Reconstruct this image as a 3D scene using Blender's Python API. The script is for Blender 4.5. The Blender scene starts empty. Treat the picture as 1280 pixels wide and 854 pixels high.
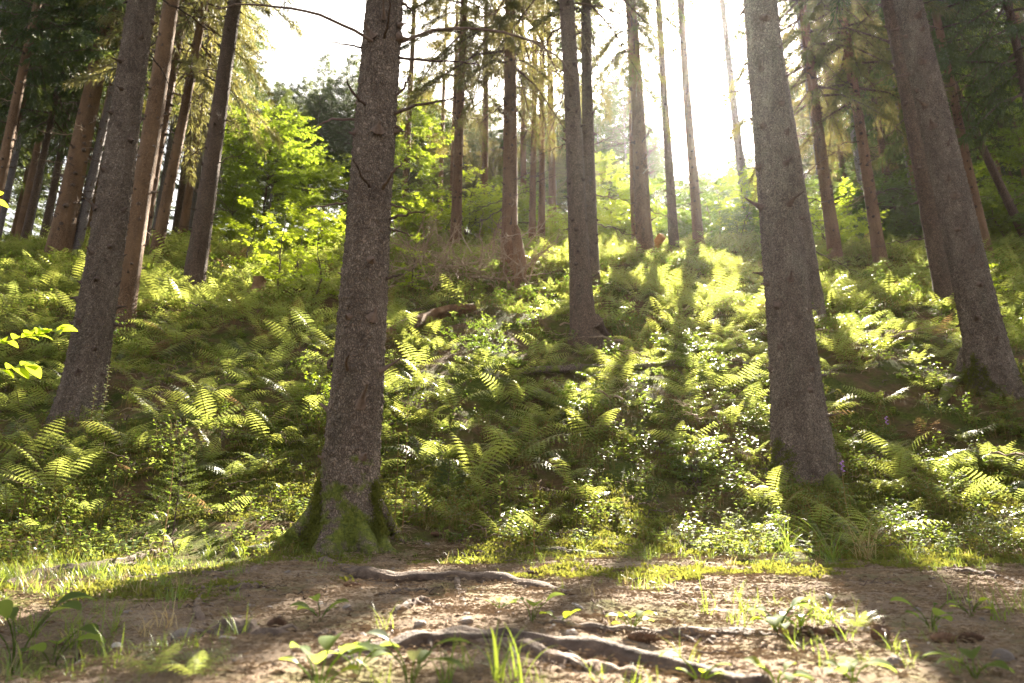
import bpy, math, random
import numpy as np
from mathutils import Vector, Matrix, Euler
random.seed(7)
RS = np.random.RandomState
sc = bpy.context.scene
COL = sc.collection
R = math.radians

# ------------------------------------------------------------------ camera, sky, sun, exposure
PITCH = R(17.1); FPX = 925.0
cam = bpy.data.cameras.new('camera'); cam.sensor_width = 36.0; cam.lens = FPX / 1280 * 36
cam.clip_start = 0.05; cam.clip_end = 1500
camo = bpy.data.objects.new('camera', cam); COL.objects.link(camo)
camo.location = (0, 0, 0); camo.rotation_euler = (R(90) + PITCH, 0, 0)
cam.dof.use_dof = True; cam.dof.focus_distance = 5.4; cam.dof.aperture_fstop = 3.2
sc.camera = camo
SUN_EL, SUN_AZ = R(39.2), R(17.3)          # az: to the right of +Y
w = bpy.data.worlds.new('World'); sc.world = w; w.use_nodes = True
nt = w.node_tree; bg = nt.nodes['Background']
sky = nt.nodes.new('ShaderNodeTexSky'); sky.sky_type = 'NISHITA'; sky.sun_disc = False
sky.sun_elevation = SUN_EL; sky.sun_rotation = SUN_AZ
sky.dust_density = 4.0; sky.air_density = 1.0; sky.ozone_density = 1.0
hs = nt.nodes.new('ShaderNodeHueSaturation'); hs.inputs['Saturation'].default_value = .35
wm = nt.nodes.new('ShaderNodeMix'); wm.data_type = 'RGBA'; wm.blend_type = 'MULTIPLY'; wm.inputs[0].default_value = 1; wm.inputs[7].default_value = (1.0, .96, .90, 1)
nt.links.new(sky.outputs[0], hs.inputs['Color']); nt.links.new(hs.outputs[0], wm.inputs[6]); nt.links.new(wm.outputs[2], bg.inputs[0]); bg.inputs[1].default_value = 0.05
sl = bpy.data.lights.new('sun', 'SUN'); sl.energy = 5.0; sl.angle = R(0.5); sl.color = (1.0, 0.90, 0.74)
so = bpy.data.objects.new('sun', sl); COL.objects.link(so)
SUND = Vector((math.sin(SUN_AZ) * math.cos(SUN_EL), math.cos(SUN_AZ) * math.cos(SUN_EL), math.sin(SUN_EL)))
so.rotation_euler = SUND.to_track_quat('Z', 'Y').to_euler()
vs = sc.view_settings; vs.view_transform = 'Standard'; vs.look = 'None'; vs.gamma = 1.0
vs.use_curve_mapping = False; vs.exposure = 3.3
cy = sc.cycles
cy.max_bounces = 6; cy.diffuse_bounces = 3; cy.glossy_bounces = 2; cy.transmission_bounces = 4
cy.volume_bounces = 0; cy.transparent_max_bounces = 4
cy.use_adaptive_sampling = False; cy.use_denoising = True; cy.sample_clamp_indirect = 6.0
try: cy.denoiser = 'OPENIMAGEDENOISE'
except Exception: pass

# ------------------------------------------------------------------ noise
_tab = RS(3).rand(4096)
def _h(ix, iy, iz=0):
    return _tab[(ix * 73856093 ^ iy * 19349663 ^ iz * 83492791) & 4095]
def vnoise(x, y, z=None):
    x = np.asarray(x, float); y = np.asarray(y, float)
    ix = np.floor(x).astype(np.int64); iy = np.floor(y).astype(np.int64)
    fx = x - ix; fy = y - iy; fx = fx * fx * (3 - 2 * fx); fy = fy * fy * (3 - 2 * fy)
    def pl(iz):
        a = _h(ix, iy, iz) * (1 - fx) + _h(ix + 1, iy, iz) * fx
        b = _h(ix, iy + 1, iz) * (1 - fx) + _h(ix + 1, iy + 1, iz) * fx
        return a * (1 - fy) + b * fy
    if z is None: return pl(0) * 2 - 1
    z = np.asarray(z, float); iz = np.floor(z).astype(np.int64); fz = z - iz; fz = fz * fz * (3 - 2 * fz)
    return (pl(iz) * (1 - fz) + pl(iz + 1) * fz) * 2 - 1
def fbm(x, y, z=None, o=4, g=0.5):
    s = 0; a = 1; f = 1
    for k in range(o):
        s = s + a * vnoise(x * f + 17.3 * k, y * f - 9.1 * k, None if z is None else z * f + 3.7 * k)
        a *= g; f *= 2.03
    return s

# ------------------------------------------------------------------ terrain
_py = np.array([-20, -6, 0, 1.7, 3.5, 4.5, 5.0, 5.6, 6.3, 8.3, 12, 16.5, 18.5, 20.5, 23, 28, 40, 80, 160, 400.])
_pz = np.array([-1.5, -.8, -.52, -.25, -.05, .05, .14, .40, .80, 2.04, 4.33, 7.12, 8.28, 9.25, 10.2, 11.6, 14.2, 21, 33, 70.])
def pathmask(x, y):
    edge = 4.15 + 0.25 * np.sin(np.asarray(x) * 1.1 + 1) + 0.22 * fbm(np.asarray(x) * 1.3, np.asarray(y) * 1.3 + 5, o=3) - 0.10 * np.clip(np.asarray(x), -3, 3)
    left = np.clip((-0.45 - np.asarray(x) - 0.16 * np.asarray(y)) * 1.6, 0, 3.5)   # ragged grassy left verge
    return edge - left * 0.75 - np.asarray(y)
def H(x, y):
    x = np.asarray(x, float); y = np.asarray(y, float)
    z = np.interp(y, _py, _pz)
    k = np.clip((y - 4.3) / 2.5, 0, 1)
    z = z + k * (0.21 * fbm(x * 0.55, y * 0.55, o=3) + 0.05 * fbm(x * 2.3, y * 2.3, o=3))
    z = z + 0.5 * np.clip((y - 16) / 20, 0, 1) * fbm(x * .09, y * .09 + 4, o=2)
    z = z + 0.022 * fbm(x * 2.1 + 3, y * 2.1, o=3) + 0.011 * fbm(x * 7, y * 7, o=4, g=.6)
    # mound round the foot of the mossy spruce, dip at lower left, rise at bottom centre
    z = z + 0.10 * np.exp(-(((x + 1.15) / .8) ** 2 + ((y - 4.95) / .5) ** 2))
    z = z - 0.16 * np.exp(-(((x + 1.55) / .55) ** 2 + ((y - 2.3) / .5) ** 2))
    z = z + 0.06 * np.exp(-(((x + .62) / .4) ** 2 + ((y - 1.9) / .25) ** 2))
    return z
def Hf(x, y): return float(H(x, y))
CT, ST = math.cos(PITCH), math.sin(PITCH)
def ray(px, py):
    u = (px - 640) / FPX; v = (427 - py) / FPX
    return Vector((u, CT - v * ST, ST + v * CT))
def at(px, py, Y):
    d = ray(px, py); return d * (Y / d.y)
def gnd(px, py, Ymax=60, Y0=1.0):
    d = ray(px, py); d = d / d.y
    ys = np.linspace(Y0, Ymax, 2400)
    s = d.z * ys - H(d.x * ys, ys)
    i = np.argmax(s < 0)
    if s[i] >= 0: return None
    y = ys[i]; return Vector((d.x * y, y, Hf(d.x * y, y)))
def proj(p):
    dc = p[1] * CT + p[2] * ST
    return 640 + FPX * p[0] / dc, 427 - FPX * (-p[1] * ST + p[2] * CT) / dc, dc

# ------------------------------------------------------------------ mesh helpers
class MB:
    def __init__(s): s.v = []; s.f = []; s.n = 0; s.m = []
    def add(s, V, F, mi=0):
        V = np.asarray(V, float).reshape(-1, 3); F = np.asarray(F, np.int64)
        if len(F) == 0: return
        s.v.append(V); s.f.append(F + s.n); s.n += len(V); s.m.append(np.full(len(F), mi))
    def mesh(s, name, mats, smooth=True):
        me = bpy.data.meshes.new(name)
        V = np.concatenate(s.v); me.vertices.add(len(V)); me.vertices.foreach_set('co', V.astype(np.float32).ravel())
        tot = np.concatenate([np.full(len(f), f.shape[1]) for f in s.f]); lp = np.concatenate([f.ravel() for f in s.f])
        me.loops.add(len(lp)); me.loops.foreach_set('vertex_index', lp.astype(np.int32))
        me.polygons.add(len(tot)); st = np.concatenate([[0], np.cumsum(tot)[:-1]])
        me.polygons.foreach_set('loop_start', st.astype(np.int32))
        me.polygons.foreach_set('material_index', np.concatenate(s.m).astype(np.int32))
        me.polygons.foreach_set('use_smooth', np.full(len(tot), smooth))
        for m in (mats if isinstance(mats, (list, tuple)) else [mats]): me.materials.append(m)
        me.update(calc_edges=True); me.validate(); return me
def tube(mb, P, rad, seg=8, rough=0, seed=0, mi=0, cap=True, squash=1.0):
    """tube through points P (n,3) with radii; rough = relative surface noise"""
    P = np.asarray(P, float); n = len(P); rad = np.broadcast_to(np.asarray(rad, float), (n,))
    T = np.gradient(P, axis=0); T /= np.linalg.norm(T, axis=1)[:, None] + 1e-9
    ref = np.array([0, 0, 1.]) if abs(T[0][2]) < .8 else np.array([0, 1., 0])
    A = np.cross(T, ref); A /= np.linalg.norm(A, axis=1)[:, None] + 1e-9
    B = np.cross(A, T)
    a = np.linspace(0, 2 * math.pi, seg, endpoint=False)
    ca, sa = np.cos(a), np.sin(a)
    rr = rad[:, None] * np.ones((1, seg))
    if rough:
        idx = np.arange(n)[:, None]
        rr = rr * (1 + rough * fbm(ca[None] * 2.4 + seed, sa[None] * 2.4 + idx * 0.10, idx * 0.12 + seed, o=3))
    V = P[:, None] + A[:, None] * (rr * ca)[..., None] + B[:, None] * (rr * sa * squash)[..., None]
    i = np.arange(n - 1)[:, None] * seg; j = np.arange(seg)[None]; k = (j + 1) % seg
    F = np.stack([i + j, i + k, i + seg + k, i + seg + j], -1).reshape(-1, 4)
    mb.add(V.reshape(-1, 3), F, mi)
    if cap:
        b = mb.n
        mb.add(np.vstack([V[-1], P[-1:] + T[-1:] * rad[-1] * .3]), np.array([[q, (q + 1) % seg, seg] for q in range(seg)]), mi)
        mb.add(np.vstack([V[0], P[:1] - T[:1] * rad[0] * .3]), np.array([[(q + 1) % seg, q, seg] for q in range(seg)]), mi)
def smooth_path(pts, n):
    pts = np.asarray([tuple(p) for p in pts], float); m = len(pts)
    if m == 2:
        t = np.linspace(0, 1, n)[:, None]; return pts[0] * (1 - t) + pts[1] * t
    t = np.linspace(0, m - 1, n); out = []
    for q in t:
        i = min(int(q), m - 2); f = q - i
        p0 = pts[max(i - 1, 0)]; p1 = pts[i]; p2 = pts[i + 1]; p3 = pts[min(i + 2, m - 1)]
        out.append(.5 * ((2 * p1) + (-p0 + p2) * f + (2 * p0 - 5 * p1 + 4 * p2 - p3) * f * f + (-p0 + 3 * p1 - 3 * p2 + p3) * f ** 3))
    return np.array(out)

# ------------------------------------------------------------------ objects, tags
def thing(name, label=None, cat=None, loc=(0, 0, 0), rot=(0, 0, 0), group=None, scale=1):
    o = bpy.data.objects.new(name, None); COL.objects.link(o)
    o.empty_display_size = .1
    o.location = loc; o.rotation_euler = rot; o.scale = (scale,) * 3
    return tag(o, label, cat, group)
def tag(o, label=None, cat=None, group=None, kind=None):
    if label: o['label'] = label
    if cat: o['category'] = cat
    if group: o['group'] = group
    if kind: o['kind'] = kind
    return o
def ob(name, me, parent=None, loc=(0, 0, 0), rot=(0, 0, 0), scale=(1, 1, 1), kind=None, label=None):
    o = bpy.data.objects.new(name, me); COL.objects.link(o)
    if parent is not None: o.parent = parent
    o.location = loc; o.rotation_euler = rot
    o.scale = (scale,) * 3 if isinstance(scale, (int, float)) else scale
    if kind: o['kind'] = kind
    if label: o['label'] = label
    return o
def scatter(name, meshes, pts, rots, scl, idx, label, cat='stuff', kind='stuff'):
    """one object of kind stuff: geometry-node instances of the meshes at the points"""
    src = bpy.data.collections.new(name + '_source')
    for k, m in enumerate(meshes):
        src.objects.link(bpy.data.objects.new('%s_source_%02d' % (name, k), m))
    me = bpy.data.meshes.new(name); pts = np.asarray(pts, np.float32)
    me.vertices.add(len(pts)); me.vertices.foreach_set('co', pts.ravel())
    a = me.attributes.new('rot', 'FLOAT_VECTOR', 'POINT'); a.data.foreach_set('vector', np.asarray(rots, np.float32).ravel())
    a = me.attributes.new('scl', 'FLOAT', 'POINT'); a.data.foreach_set('value', np.asarray(scl, np.float32))
    a = me.attributes.new('idx', 'INT', 'POINT'); a.data.foreach_set('value', np.asarray(idx, np.int32))
    me.update()
    o = bpy.data.objects.new(name, me); COL.objects.link(o)
    g = bpy.data.node_groups.new(name, 'GeometryNodeTree')
    g.interface.new_socket('Geometry', in_out='INPUT', socket_type='NodeSocketGeometry')
    g.interface.new_socket('Geometry', in_out='OUTPUT', socket_type='NodeSocketGeometry')
    N = g.nodes; L = g.links
    gi = N.new('NodeGroupInput'); go = N.new('NodeGroupOutput')
    ci = N.new('GeometryNodeCollectionInfo'); ci.inputs['Collection'].default_value = src
    ci.inputs['Separate Children'].default_value = True; ci.inputs['Reset Children'].default_value = True
    ip = N.new('GeometryNodeInstanceOnPoints'); ip.inputs['Pick Instance'].default_value = True
    def na(nm, t):
        q = N.new('GeometryNodeInputNamedAttribute'); q.data_type = t; q.inputs['Name'].default_value = nm; return q.outputs['Attribute']
    er = N.new('FunctionNodeEulerToRotation')
    L.new(na('rot', 'FLOAT_VECTOR'), er.inputs[0]); L.new(er.outputs[0], ip.inputs['Rotation'])
    L.new(na('scl', 'FLOAT'), ip.inputs['Scale']); L.new(na('idx', 'INT'), ip.inputs['Instance Index'])
    L.new(gi.outputs[0], ip.inputs['Points']); L.new(ci.outputs[0], ip.inputs['Instance']); L.new(ip.outputs[0], go.inputs[0])
    md = o.modifiers.new('scatter', 'NODES'); md.node_group = g
    return tag(o, label, cat, None, kind)

# ------------------------------------------------------------------ materials
def newmat(name):
    m = bpy.data.materials.new(name); m.use_nodes = True
    t = m.node_tree; t.nodes.clear(); return m, t, t.nodes, t.links
def N_(t, typ, **kw):
    n = t.nodes.new(typ)
    for k, v in kw.items():
        if k in n.inputs: n.inputs[k].default_value = v
        else: setattr(n, k, v)
    return n
def ramp(t, fac, stops):
    r = t.nodes.new('ShaderNodeValToRGB'); e = r.color_ramp.elements
    while len(e) < len(stops): e.new(.5)
    for q, (p, c) in zip(e, stops): q.position = p; q.color = (*c, 1)
    t.links.new(fac, r.inputs[0]); return r.outputs[0]
def mixc(t, fac, a, b, bt='MIX'):
    m = t.nodes.new('ShaderNodeMix'); m.data_type = 'RGBA'; m.blend_type = bt
    for s, v in ((0, fac), (6, a), (7, b)):
        if hasattr(v, 'is_linked') or isinstance(v, bpy.types.NodeSocket): t.links.new(v, m.inputs[s])
        else: m.inputs[s].default_value = v if s == 0 else (*v, 1)
    return m.outputs[2]
def noise(t, vec, scale, detail=4, rough=.6, dist=0):
    n = N_(t, 'ShaderNodeTexNoise', Scale=scale, Detail=detail, Roughness=rough, Distortion=dist)
    if vec is not None: t.links.new(vec, n.inputs['Vector'])
    return n.outputs['Fac']
def mp(t, vec, scale=(1, 1, 1), loc=(0, 0, 0)):
    n = t.nodes.new('ShaderNodeMapping'); n.inputs['Scale'].default_value = scale; n.inputs['Location'].default_value = loc
    t.links.new(vec, n.inputs['Vector']); return n.outputs[0]
def mth(t, op, a, b=0.0, c=None, clamp=False):
    n = t.nodes.new('ShaderNodeMath'); n.operation = op; n.use_clamp = clamp
    for i, v in enumerate((a, b) if c is None else (a, b, c)):
        if isinstance(v, bpy.types.NodeSocket): t.links.new(v, n.inputs[i])
        else: n.inputs[i].default_value = v
    return n.outputs[0]
def finish(t, col, rough=.9, bump=None, bstr=.5, bdist=.01, spec=.3):
    p = N_(t, 'ShaderNodeBsdfPrincipled'); t.links.new(col, p.inputs['Base Color'])
    p.inputs['Roughness'].default_value = rough; p.inputs['Specular IOR Level'].default_value = spec
    if bump is not None:
        b = N_(t, 'ShaderNodeBump', Strength=bstr, Distance=bdist); t.links.new(bump, b.inputs['Height'])
        t.links.new(b.outputs[0], p.inputs['Normal'])
    o = t.nodes.new('ShaderNodeOutputMaterial'); t.links.new(p.outputs[0], o.inputs[0]); return p

def leafmat(name, c1, c2, tr, trf=.5, rough=.45, spec=.35, dead=None):
    m, t, N, L = newmat(name)
    oi = N.new('ShaderNodeObjectInfo'); tc = N.new('ShaderNodeTexCoord')
    n = noise(t, tc.outputs['Object'], 3.0, 2)
    f = mth(t, 'ADD', mth(t, 'MULTIPLY', oi.outputs['Random'], .6), mth(t, 'MULTIPLY', n, .5), clamp=True)
    col = mixc(t, f, c1, c2)
    trc = mixc(t, f, tr, tuple(min(1, x * k) for x, k in zip(tr, (1.35, 1.12, .8))))
    if dead:
        df = mth(t, 'GREATER_THAN', mth(t, 'FRACT', mth(t, 'MULTIPLY', oi.outputs['Random'], 37.7)), 1 - dead[0])
        col = mixc(t, df, col, dead[1]); trc = mixc(t, df, trc, tuple(x * 1.2 for x in dead[1]))
    p = N_(t, 'ShaderNodeBsdfPrincipled'); L.new(col, p.inputs['Base Color'])
    p.inputs['Roughness'].default_value = rough; p.inputs['Specular IOR Level'].default_value = spec
    tl = N.new('ShaderNodeBsdfTranslucent'); L.new(trc, tl.inputs[0])
    mx = N.new('ShaderNodeMixShader'); mx.inputs[0].default_value = trf
    L.new(p.outputs[0], mx.inputs[1]); L.new(tl.outputs[0], mx.inputs[2])
    o = N.new('ShaderNodeOutputMaterial'); L.new(mx.outputs[0], o.inputs[0]); return m

def barkmat(name, dark, mid, light, vscale=1.0, moss=None, bstr=.8, bdist=.012, rust=None):
    m, t, N, L = newmat(name)
    tc = N.new('ShaderNodeTexCoord'); ob_ = tc.outputs['Object']; oi = N.new('ShaderNodeObjectInfo')
    v1 = mp(t, ob_, (vscale, vscale, vscale * .62))
    wob = N.new('ShaderNodeTexNoise'); wob.inputs['Scale'].default_value = 14 * vscale; L.new(ob_, wob.inputs['Vector'])
    va = N.new('ShaderNodeVectorMath'); va.operation = 'MULTIPLY_ADD'; L.new(wob.outputs['Color'], va.inputs[0])
    va.inputs[1].default_value = (.09, .09, .09); L.new(v1, va.inputs[2])
    vo = N_(t, 'ShaderNodeTexVoronoi', Scale=66.0); vo.feature = 'F1'; L.new(va.outputs[0], vo.inputs['Vector'])
    ve = N_(t, 'ShaderNodeTexVoronoi', Scale=66.0); ve.feature = 'DISTANCE_TO_EDGE'; L.new(va.outputs[0], ve.inputs['Vector'])
    edge = mth(t, 'MULTIPLY', ve.outputs['Distance'], 3.2, clamp=True)
    fine = noise(t, ob_, 160, 3, .7); big = noise(t, mp(t, ob_, (1, 1, .35)), 5, 4, .65)
    hgt = mth(t, 'ADD', mth(t, 'MULTIPLY', edge, .55), mth(t, 'ADD', mth(t, 'MULTIPLY', fine, .35), mth(t, 'MULTIPLY', vo.outputs['Color'], .35)))
    c = ramp(t, big, [(.25, dark), (.5, mid), (.78, light)])
    c = mixc(t, mth(t, 'MULTIPLY', mth(t, 'POWER', vo.outputs['Color'], 2.5), .7), c, light)
    pt = noise(t, mp(t, ob_, (1, 1, .6), (7, 3, 1)), 11, 5, .75); c = mixc(t, mth(t, 'MULTIPLY', mth(t, 'SUBTRACT', pt, .5, clamp=True), 3.2, clamp=True), c, tuple(x * .42 for x in mid))
    al = noise(t, mp(t, ob_, (1, 1, .3), (1, 8, 2)), 4, 4, .7); c = mixc(t, mth(t, 'MULTIPLY', mth(t, 'SUBTRACT', al, .55, clamp=True), 2.0, clamp=True), c, (.13, .13, .085))
    c = mixc(t, mth(t, 'SUBTRACT', .75, edge, clamp=True), c, tuple(x * .25 for x in dark))  # dark bark crevices, deepened with painted shade where bump shading gets lost
    if rust:
        rn = noise(t, mp(t, ob_, (1, 1, .2), (3, 1, 0)), 3.0, 3, .6)
        c = mixc(t, mth(t, 'MULTIPLY', mth(t, 'SUBTRACT', rn, .42, clamp=True), 3.0, clamp=True), c, rust)
    # small lichen flecks
    lf = noise(t, ob_, 26, 3, .7); c = mixc(t, mth(t, 'MULTIPLY', mth(t, 'SUBTRACT', lf, .62, clamp=True), 3.0, clamp=True), c, (.2, .2, .15))
    if moss:
        sx = N.new('ShaderNodeSeparateXYZ'); L.new(ob_, sx.inputs[0])
        mn = noise(t, ob_, 6.5, 5, .65)
        mf = mth(t, 'ADD', mth(t, 'MULTIPLY', mth(t, 'SUBTRACT', moss, sx.outputs[2]), 3.2), mth(t, 'MULTIPLY', mth(t, 'SUBTRACT', mn, .5), 9.0))
        mf = mth(t, 'ADD', mf, 0, clamp=True)
        mc = ramp(t, noise(t, ob_, 40, 3), [(.3, (.08, .10, .012)), (.7, (.22, .24, .03))])
        c = mixc(t, mf, c, mc)
        hgt = mth(t, 'ADD', hgt, mth(t, 'MULTIPLY', mf, mth(t, 'MULTIPLY', noise(t, ob_, 230, 2), 1.2)))
    finish(t, c, .85, hgt, bstr, bdist, .35); return m

M = {}
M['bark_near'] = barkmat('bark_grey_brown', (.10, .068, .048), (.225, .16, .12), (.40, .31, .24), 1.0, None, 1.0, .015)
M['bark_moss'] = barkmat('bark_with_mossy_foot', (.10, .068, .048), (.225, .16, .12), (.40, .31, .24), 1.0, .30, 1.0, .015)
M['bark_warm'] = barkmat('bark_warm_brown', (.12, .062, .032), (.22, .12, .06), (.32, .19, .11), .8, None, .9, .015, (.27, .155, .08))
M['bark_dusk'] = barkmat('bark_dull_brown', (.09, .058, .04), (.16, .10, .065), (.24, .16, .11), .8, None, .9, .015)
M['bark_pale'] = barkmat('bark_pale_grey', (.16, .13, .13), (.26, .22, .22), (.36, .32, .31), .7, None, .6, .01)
def simple(name, stops, sc_=20, rough=.9, bump=.6, bd=.004, spec=.25, sc2=None):
    m, t, N, L = newmat(name); tc = N.new('ShaderNodeTexCoord')
    n = noise(t, tc.outputs['Object'], sc_, 5, .65)
    oi = N.new('ShaderNodeObjectInfo')
    f = mth(t, 'ADD', n, mth(t, 'MULTIPLY', mth(t, 'SUBTRACT', oi.outputs['Random'], .5), .25), clamp=True)
    c = ramp(t, f, stops)
    finish(t, c, rough, noise(t, tc.outputs['Object'], sc_ * 4, 4, .7), bump, bd, spec); return m
M['twig'] = simple('dead_twig_bark', [(.3, (.05, .032, .025)), (.7, (.16, .11, .085))], 30)
M['twig_pale'] = simple('bleached_twig', [(.3, (.18, .12, .08)), (.7, (.38, .28, .19))], 30)
M['root'] = simple('root_bark', [(.25, (.04, .028, .022)), (.5, (.11, .078, .06)), (.8, (.21, .155, .12))], 16, .8, .9, .012)
M['log'] = simple('rotting_log', [(.25, (.07, .035, .018)), (.55, (.2, .11, .055)), (.8, (.33, .22, .12))], 9, .9, 1, .02)
M['cut'] = simple('fresh_cut_wood', [(.3, (.42, .2, .07)), (.7, (.6, .33, .14))], 12)
M['stone'] = simple('grey_stone', [(.25, (.11, .09, .08)), (.55, (.24, .2, .175)), (.8, (.4, .36, .33))], 14, .8, .6, .006)
M['stone_pale'] = simple('pale_stone', [(.3, (.45, .4, .36)), (.7, (.7, .66, .62))], 14, .7, .5, .004)
M['cone'] = simple('cone_scales', [(.3, (.05, .028, .018)), (.7, (.17, .095, .055))], 60, .7, .5, .003)
M['moss'] = leafmat('moss', (.065, .08, .02), (.15, .155, .04), (.21, .235, .045), .42, .8, .1)
M['fern'] = leafmat('fern_leaf', (.028, .062, .03), (.095, .125, .035), (.38, .47, .11), .52, .38, .55, (.025, (.2, .12, .05)))
M['fern_stalk'] = simple('fern_stalk', [(.3, (.16, .08, .03)), (.7, (.3, .2, .08))], 40)
M['spruce'] = leafmat('spruce_needles', (.022, .045, .018), (.05, .085, .028), (.12, .17, .035), .35, .5, .3)
M['spruce_dry'] = leafmat('thin_brownish_needles', (.055, .062, .025), (.10, .105, .04), (.23, .23, .07), .4, .6, .3)
M['spruce_lit'] = leafmat('sunlit_tint_needles', (.06, .075, .025), (.11, .115, .045), (.26, .27, .10), .5, .5, .3)  # sunlight painted in: needles coloured paler and yellower than the plain spruce
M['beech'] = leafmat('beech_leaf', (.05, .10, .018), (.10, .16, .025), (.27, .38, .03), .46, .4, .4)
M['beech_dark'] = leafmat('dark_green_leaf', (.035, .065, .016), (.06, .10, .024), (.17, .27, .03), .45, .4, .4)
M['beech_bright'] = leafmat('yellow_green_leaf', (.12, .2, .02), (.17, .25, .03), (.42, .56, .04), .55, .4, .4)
M['herb'] = leafmat('herb_leaf', (.045, .08, .02), (.085, .125, .028), (.24, .33, .07), .5, .7, .12)
M['herb_grey'] = leafmat('silvery_leaf', (.16, .2, .14), (.24, .28, .19), (.3, .36, .16), .4, .35, .5)
M['grass'] = leafmat('grass_blade', (.07, .12, .025), (.12, .18, .035), (.26, .36, .05), .45, .4, .45, (.1, (.35, .28, .13)))
M['straw'] = leafmat('dry_grass', (.32, .26, .13), (.42, .35, .2), (.5, .4, .2), .4, .5, .4)
M['litter'] = simple('needle_litter', [(.3, (.13, .085, .05)), (.7, (.34, .25, .16))], 3)
M['petal'] = simple('violet_petal', [(.3, (.35, .15, .45)), (.7, (.5, .28, .6))], 30)

# ground: forest floor, moss and brown litter;  path: trodden soil and needles
m, t, N, L = newmat('forest_floor')
tc = N.new('ShaderNodeTexCoord'); o_ = tc.outputs['Object']
c = ramp(t, noise(t, o_, 9, 5, .7), [(.3, (.03, .02, .012)), (.5, (.09, .055, .03)), (.75, (.19, .12, .065))])
c = mixc(t, mth(t, 'MULTIPLY', noise(t, o_, 70, 3, .7), .6), c, (.2, .12, .06))
mf = mth(t, 'MULTIPLY', mth(t, 'SUBTRACT', noise(t, o_, 1.7, 5, .7), .40, clamp=True), 6.0, clamp=True)
c = mixc(t, mf, c, ramp(t, noise(t, o_, 28, 4, .7), [(.3, (.035, .05, .01)), (.7, (.12, .135, .025))]))
finish(t, c, .95, mth(t, 'ADD', noise(t, o_, 14, 6, .7), mth(t, 'MULTIPLY', noise(t, o_, 110, 3, .7), .4)), 1.0, .05, .1)
M['floor'] = m
m, t, N, L = newmat('trodden_soil')
tc = N.new('ShaderNodeTexCoord'); o_ = tc.outputs['Object']
c = ramp(t, noise(t, o_, 3.2, 6, .7), [(.28, (.095, .066, .045)), (.48, (.235, .172, .122)), (.7, (.39, .31, .23))])
nd = noise(t, mp(t, o_, (1, 3.5, 1)), 85, 3, .75); nd2 = noise(t, mp(t, o_, (3.2, 1, 1), (4, 2, 1)), 75, 3, .75)
c = mixc(t, mth(t, 'MULTIPLY', mth(t, 'SUBTRACT', nd, .5, clamp=True), 4, clamp=True), c, (.40, .31, .22))
c = mixc(t, mth(t, 'MULTIPLY', mth(t, 'SUBTRACT', nd2, .54, clamp=True), 4, clamp=True), c, (.055, .036, .026))
mf = mth(t, 'MULTIPLY', mth(t, 'SUBTRACT', noise(t, o_, 2.1, 5, .7), .5, clamp=True), 7.0, clamp=True)
c = mixc(t, mth(t, 'MULTIPLY', mf, .75), c, ramp(t, noise(t, o_, 40, 3), [(.3, (.07, .075, .02)), (.7, (.17, .165, .05))]))
finish(t, c, .95, mth(t, 'ADD', noise(t, o_, 22, 5, .75), mth(t, 'MULTIPLY', mth(t, 'ADD', nd, nd2), .5)), 1.0, .02, .1)
M['soil'] = m

# ------------------------------------------------------------------ ground and path sheets
def axis(lo, hi, c0, c1, fine, grow):
    v = list(np.arange(c0, c1, fine)); s = fine
    while v[-1] < hi: s *= grow; v.append(v[-1] + s)
    s = fine; a = []
    x = c0
    while x > lo: s *= grow; x -= s; a.append(x)
    return np.array(a[::-1] + v)
def sheet(name, xs, ys, mat, dz=0, mask=None):
    X, Y = np.meshgrid(xs, ys); Z = H(X, Y) + dz
    nx, ny = len(xs), len(ys)
    i = np.arange(ny - 1)[:, None] * nx; j = np.arange(nx - 1)[None]
    F = np.stack([i + j, i + j + 1, i + nx + j + 1, i + nx + j], -1)
    if mask is not None:
        F = F[mask(X, Y)[:-1, :-1]]
    F = F.reshape(-1, 4); mb = MB(); V = np.stack([X, Y, Z], -1).reshape(-1, 3)
    if mask is not None:
        u, inv = np.unique(F, return_inverse=True); V = V[u]; F = inv.reshape(-1, 4)
    mb.add(V, F); me = mb.mesh(name, mat); o = ob(name, me, kind='structure'); return o
sheet('ground', axis(-95, 95, -4.5, 4.5, .045, 1.05), axis(-14, 170, 3.2, 9, .04, 1.03), M['floor'])
sheet('path', np.arange(-5.5, 5.5, .026), np.arange(-1.5, 5.4, .026), M['soil'], .006,
      lambda X, Y: (pathmask(X, Y) + 0.12 * fbm(X * 5, Y * 5, o=3) > 0))

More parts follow.
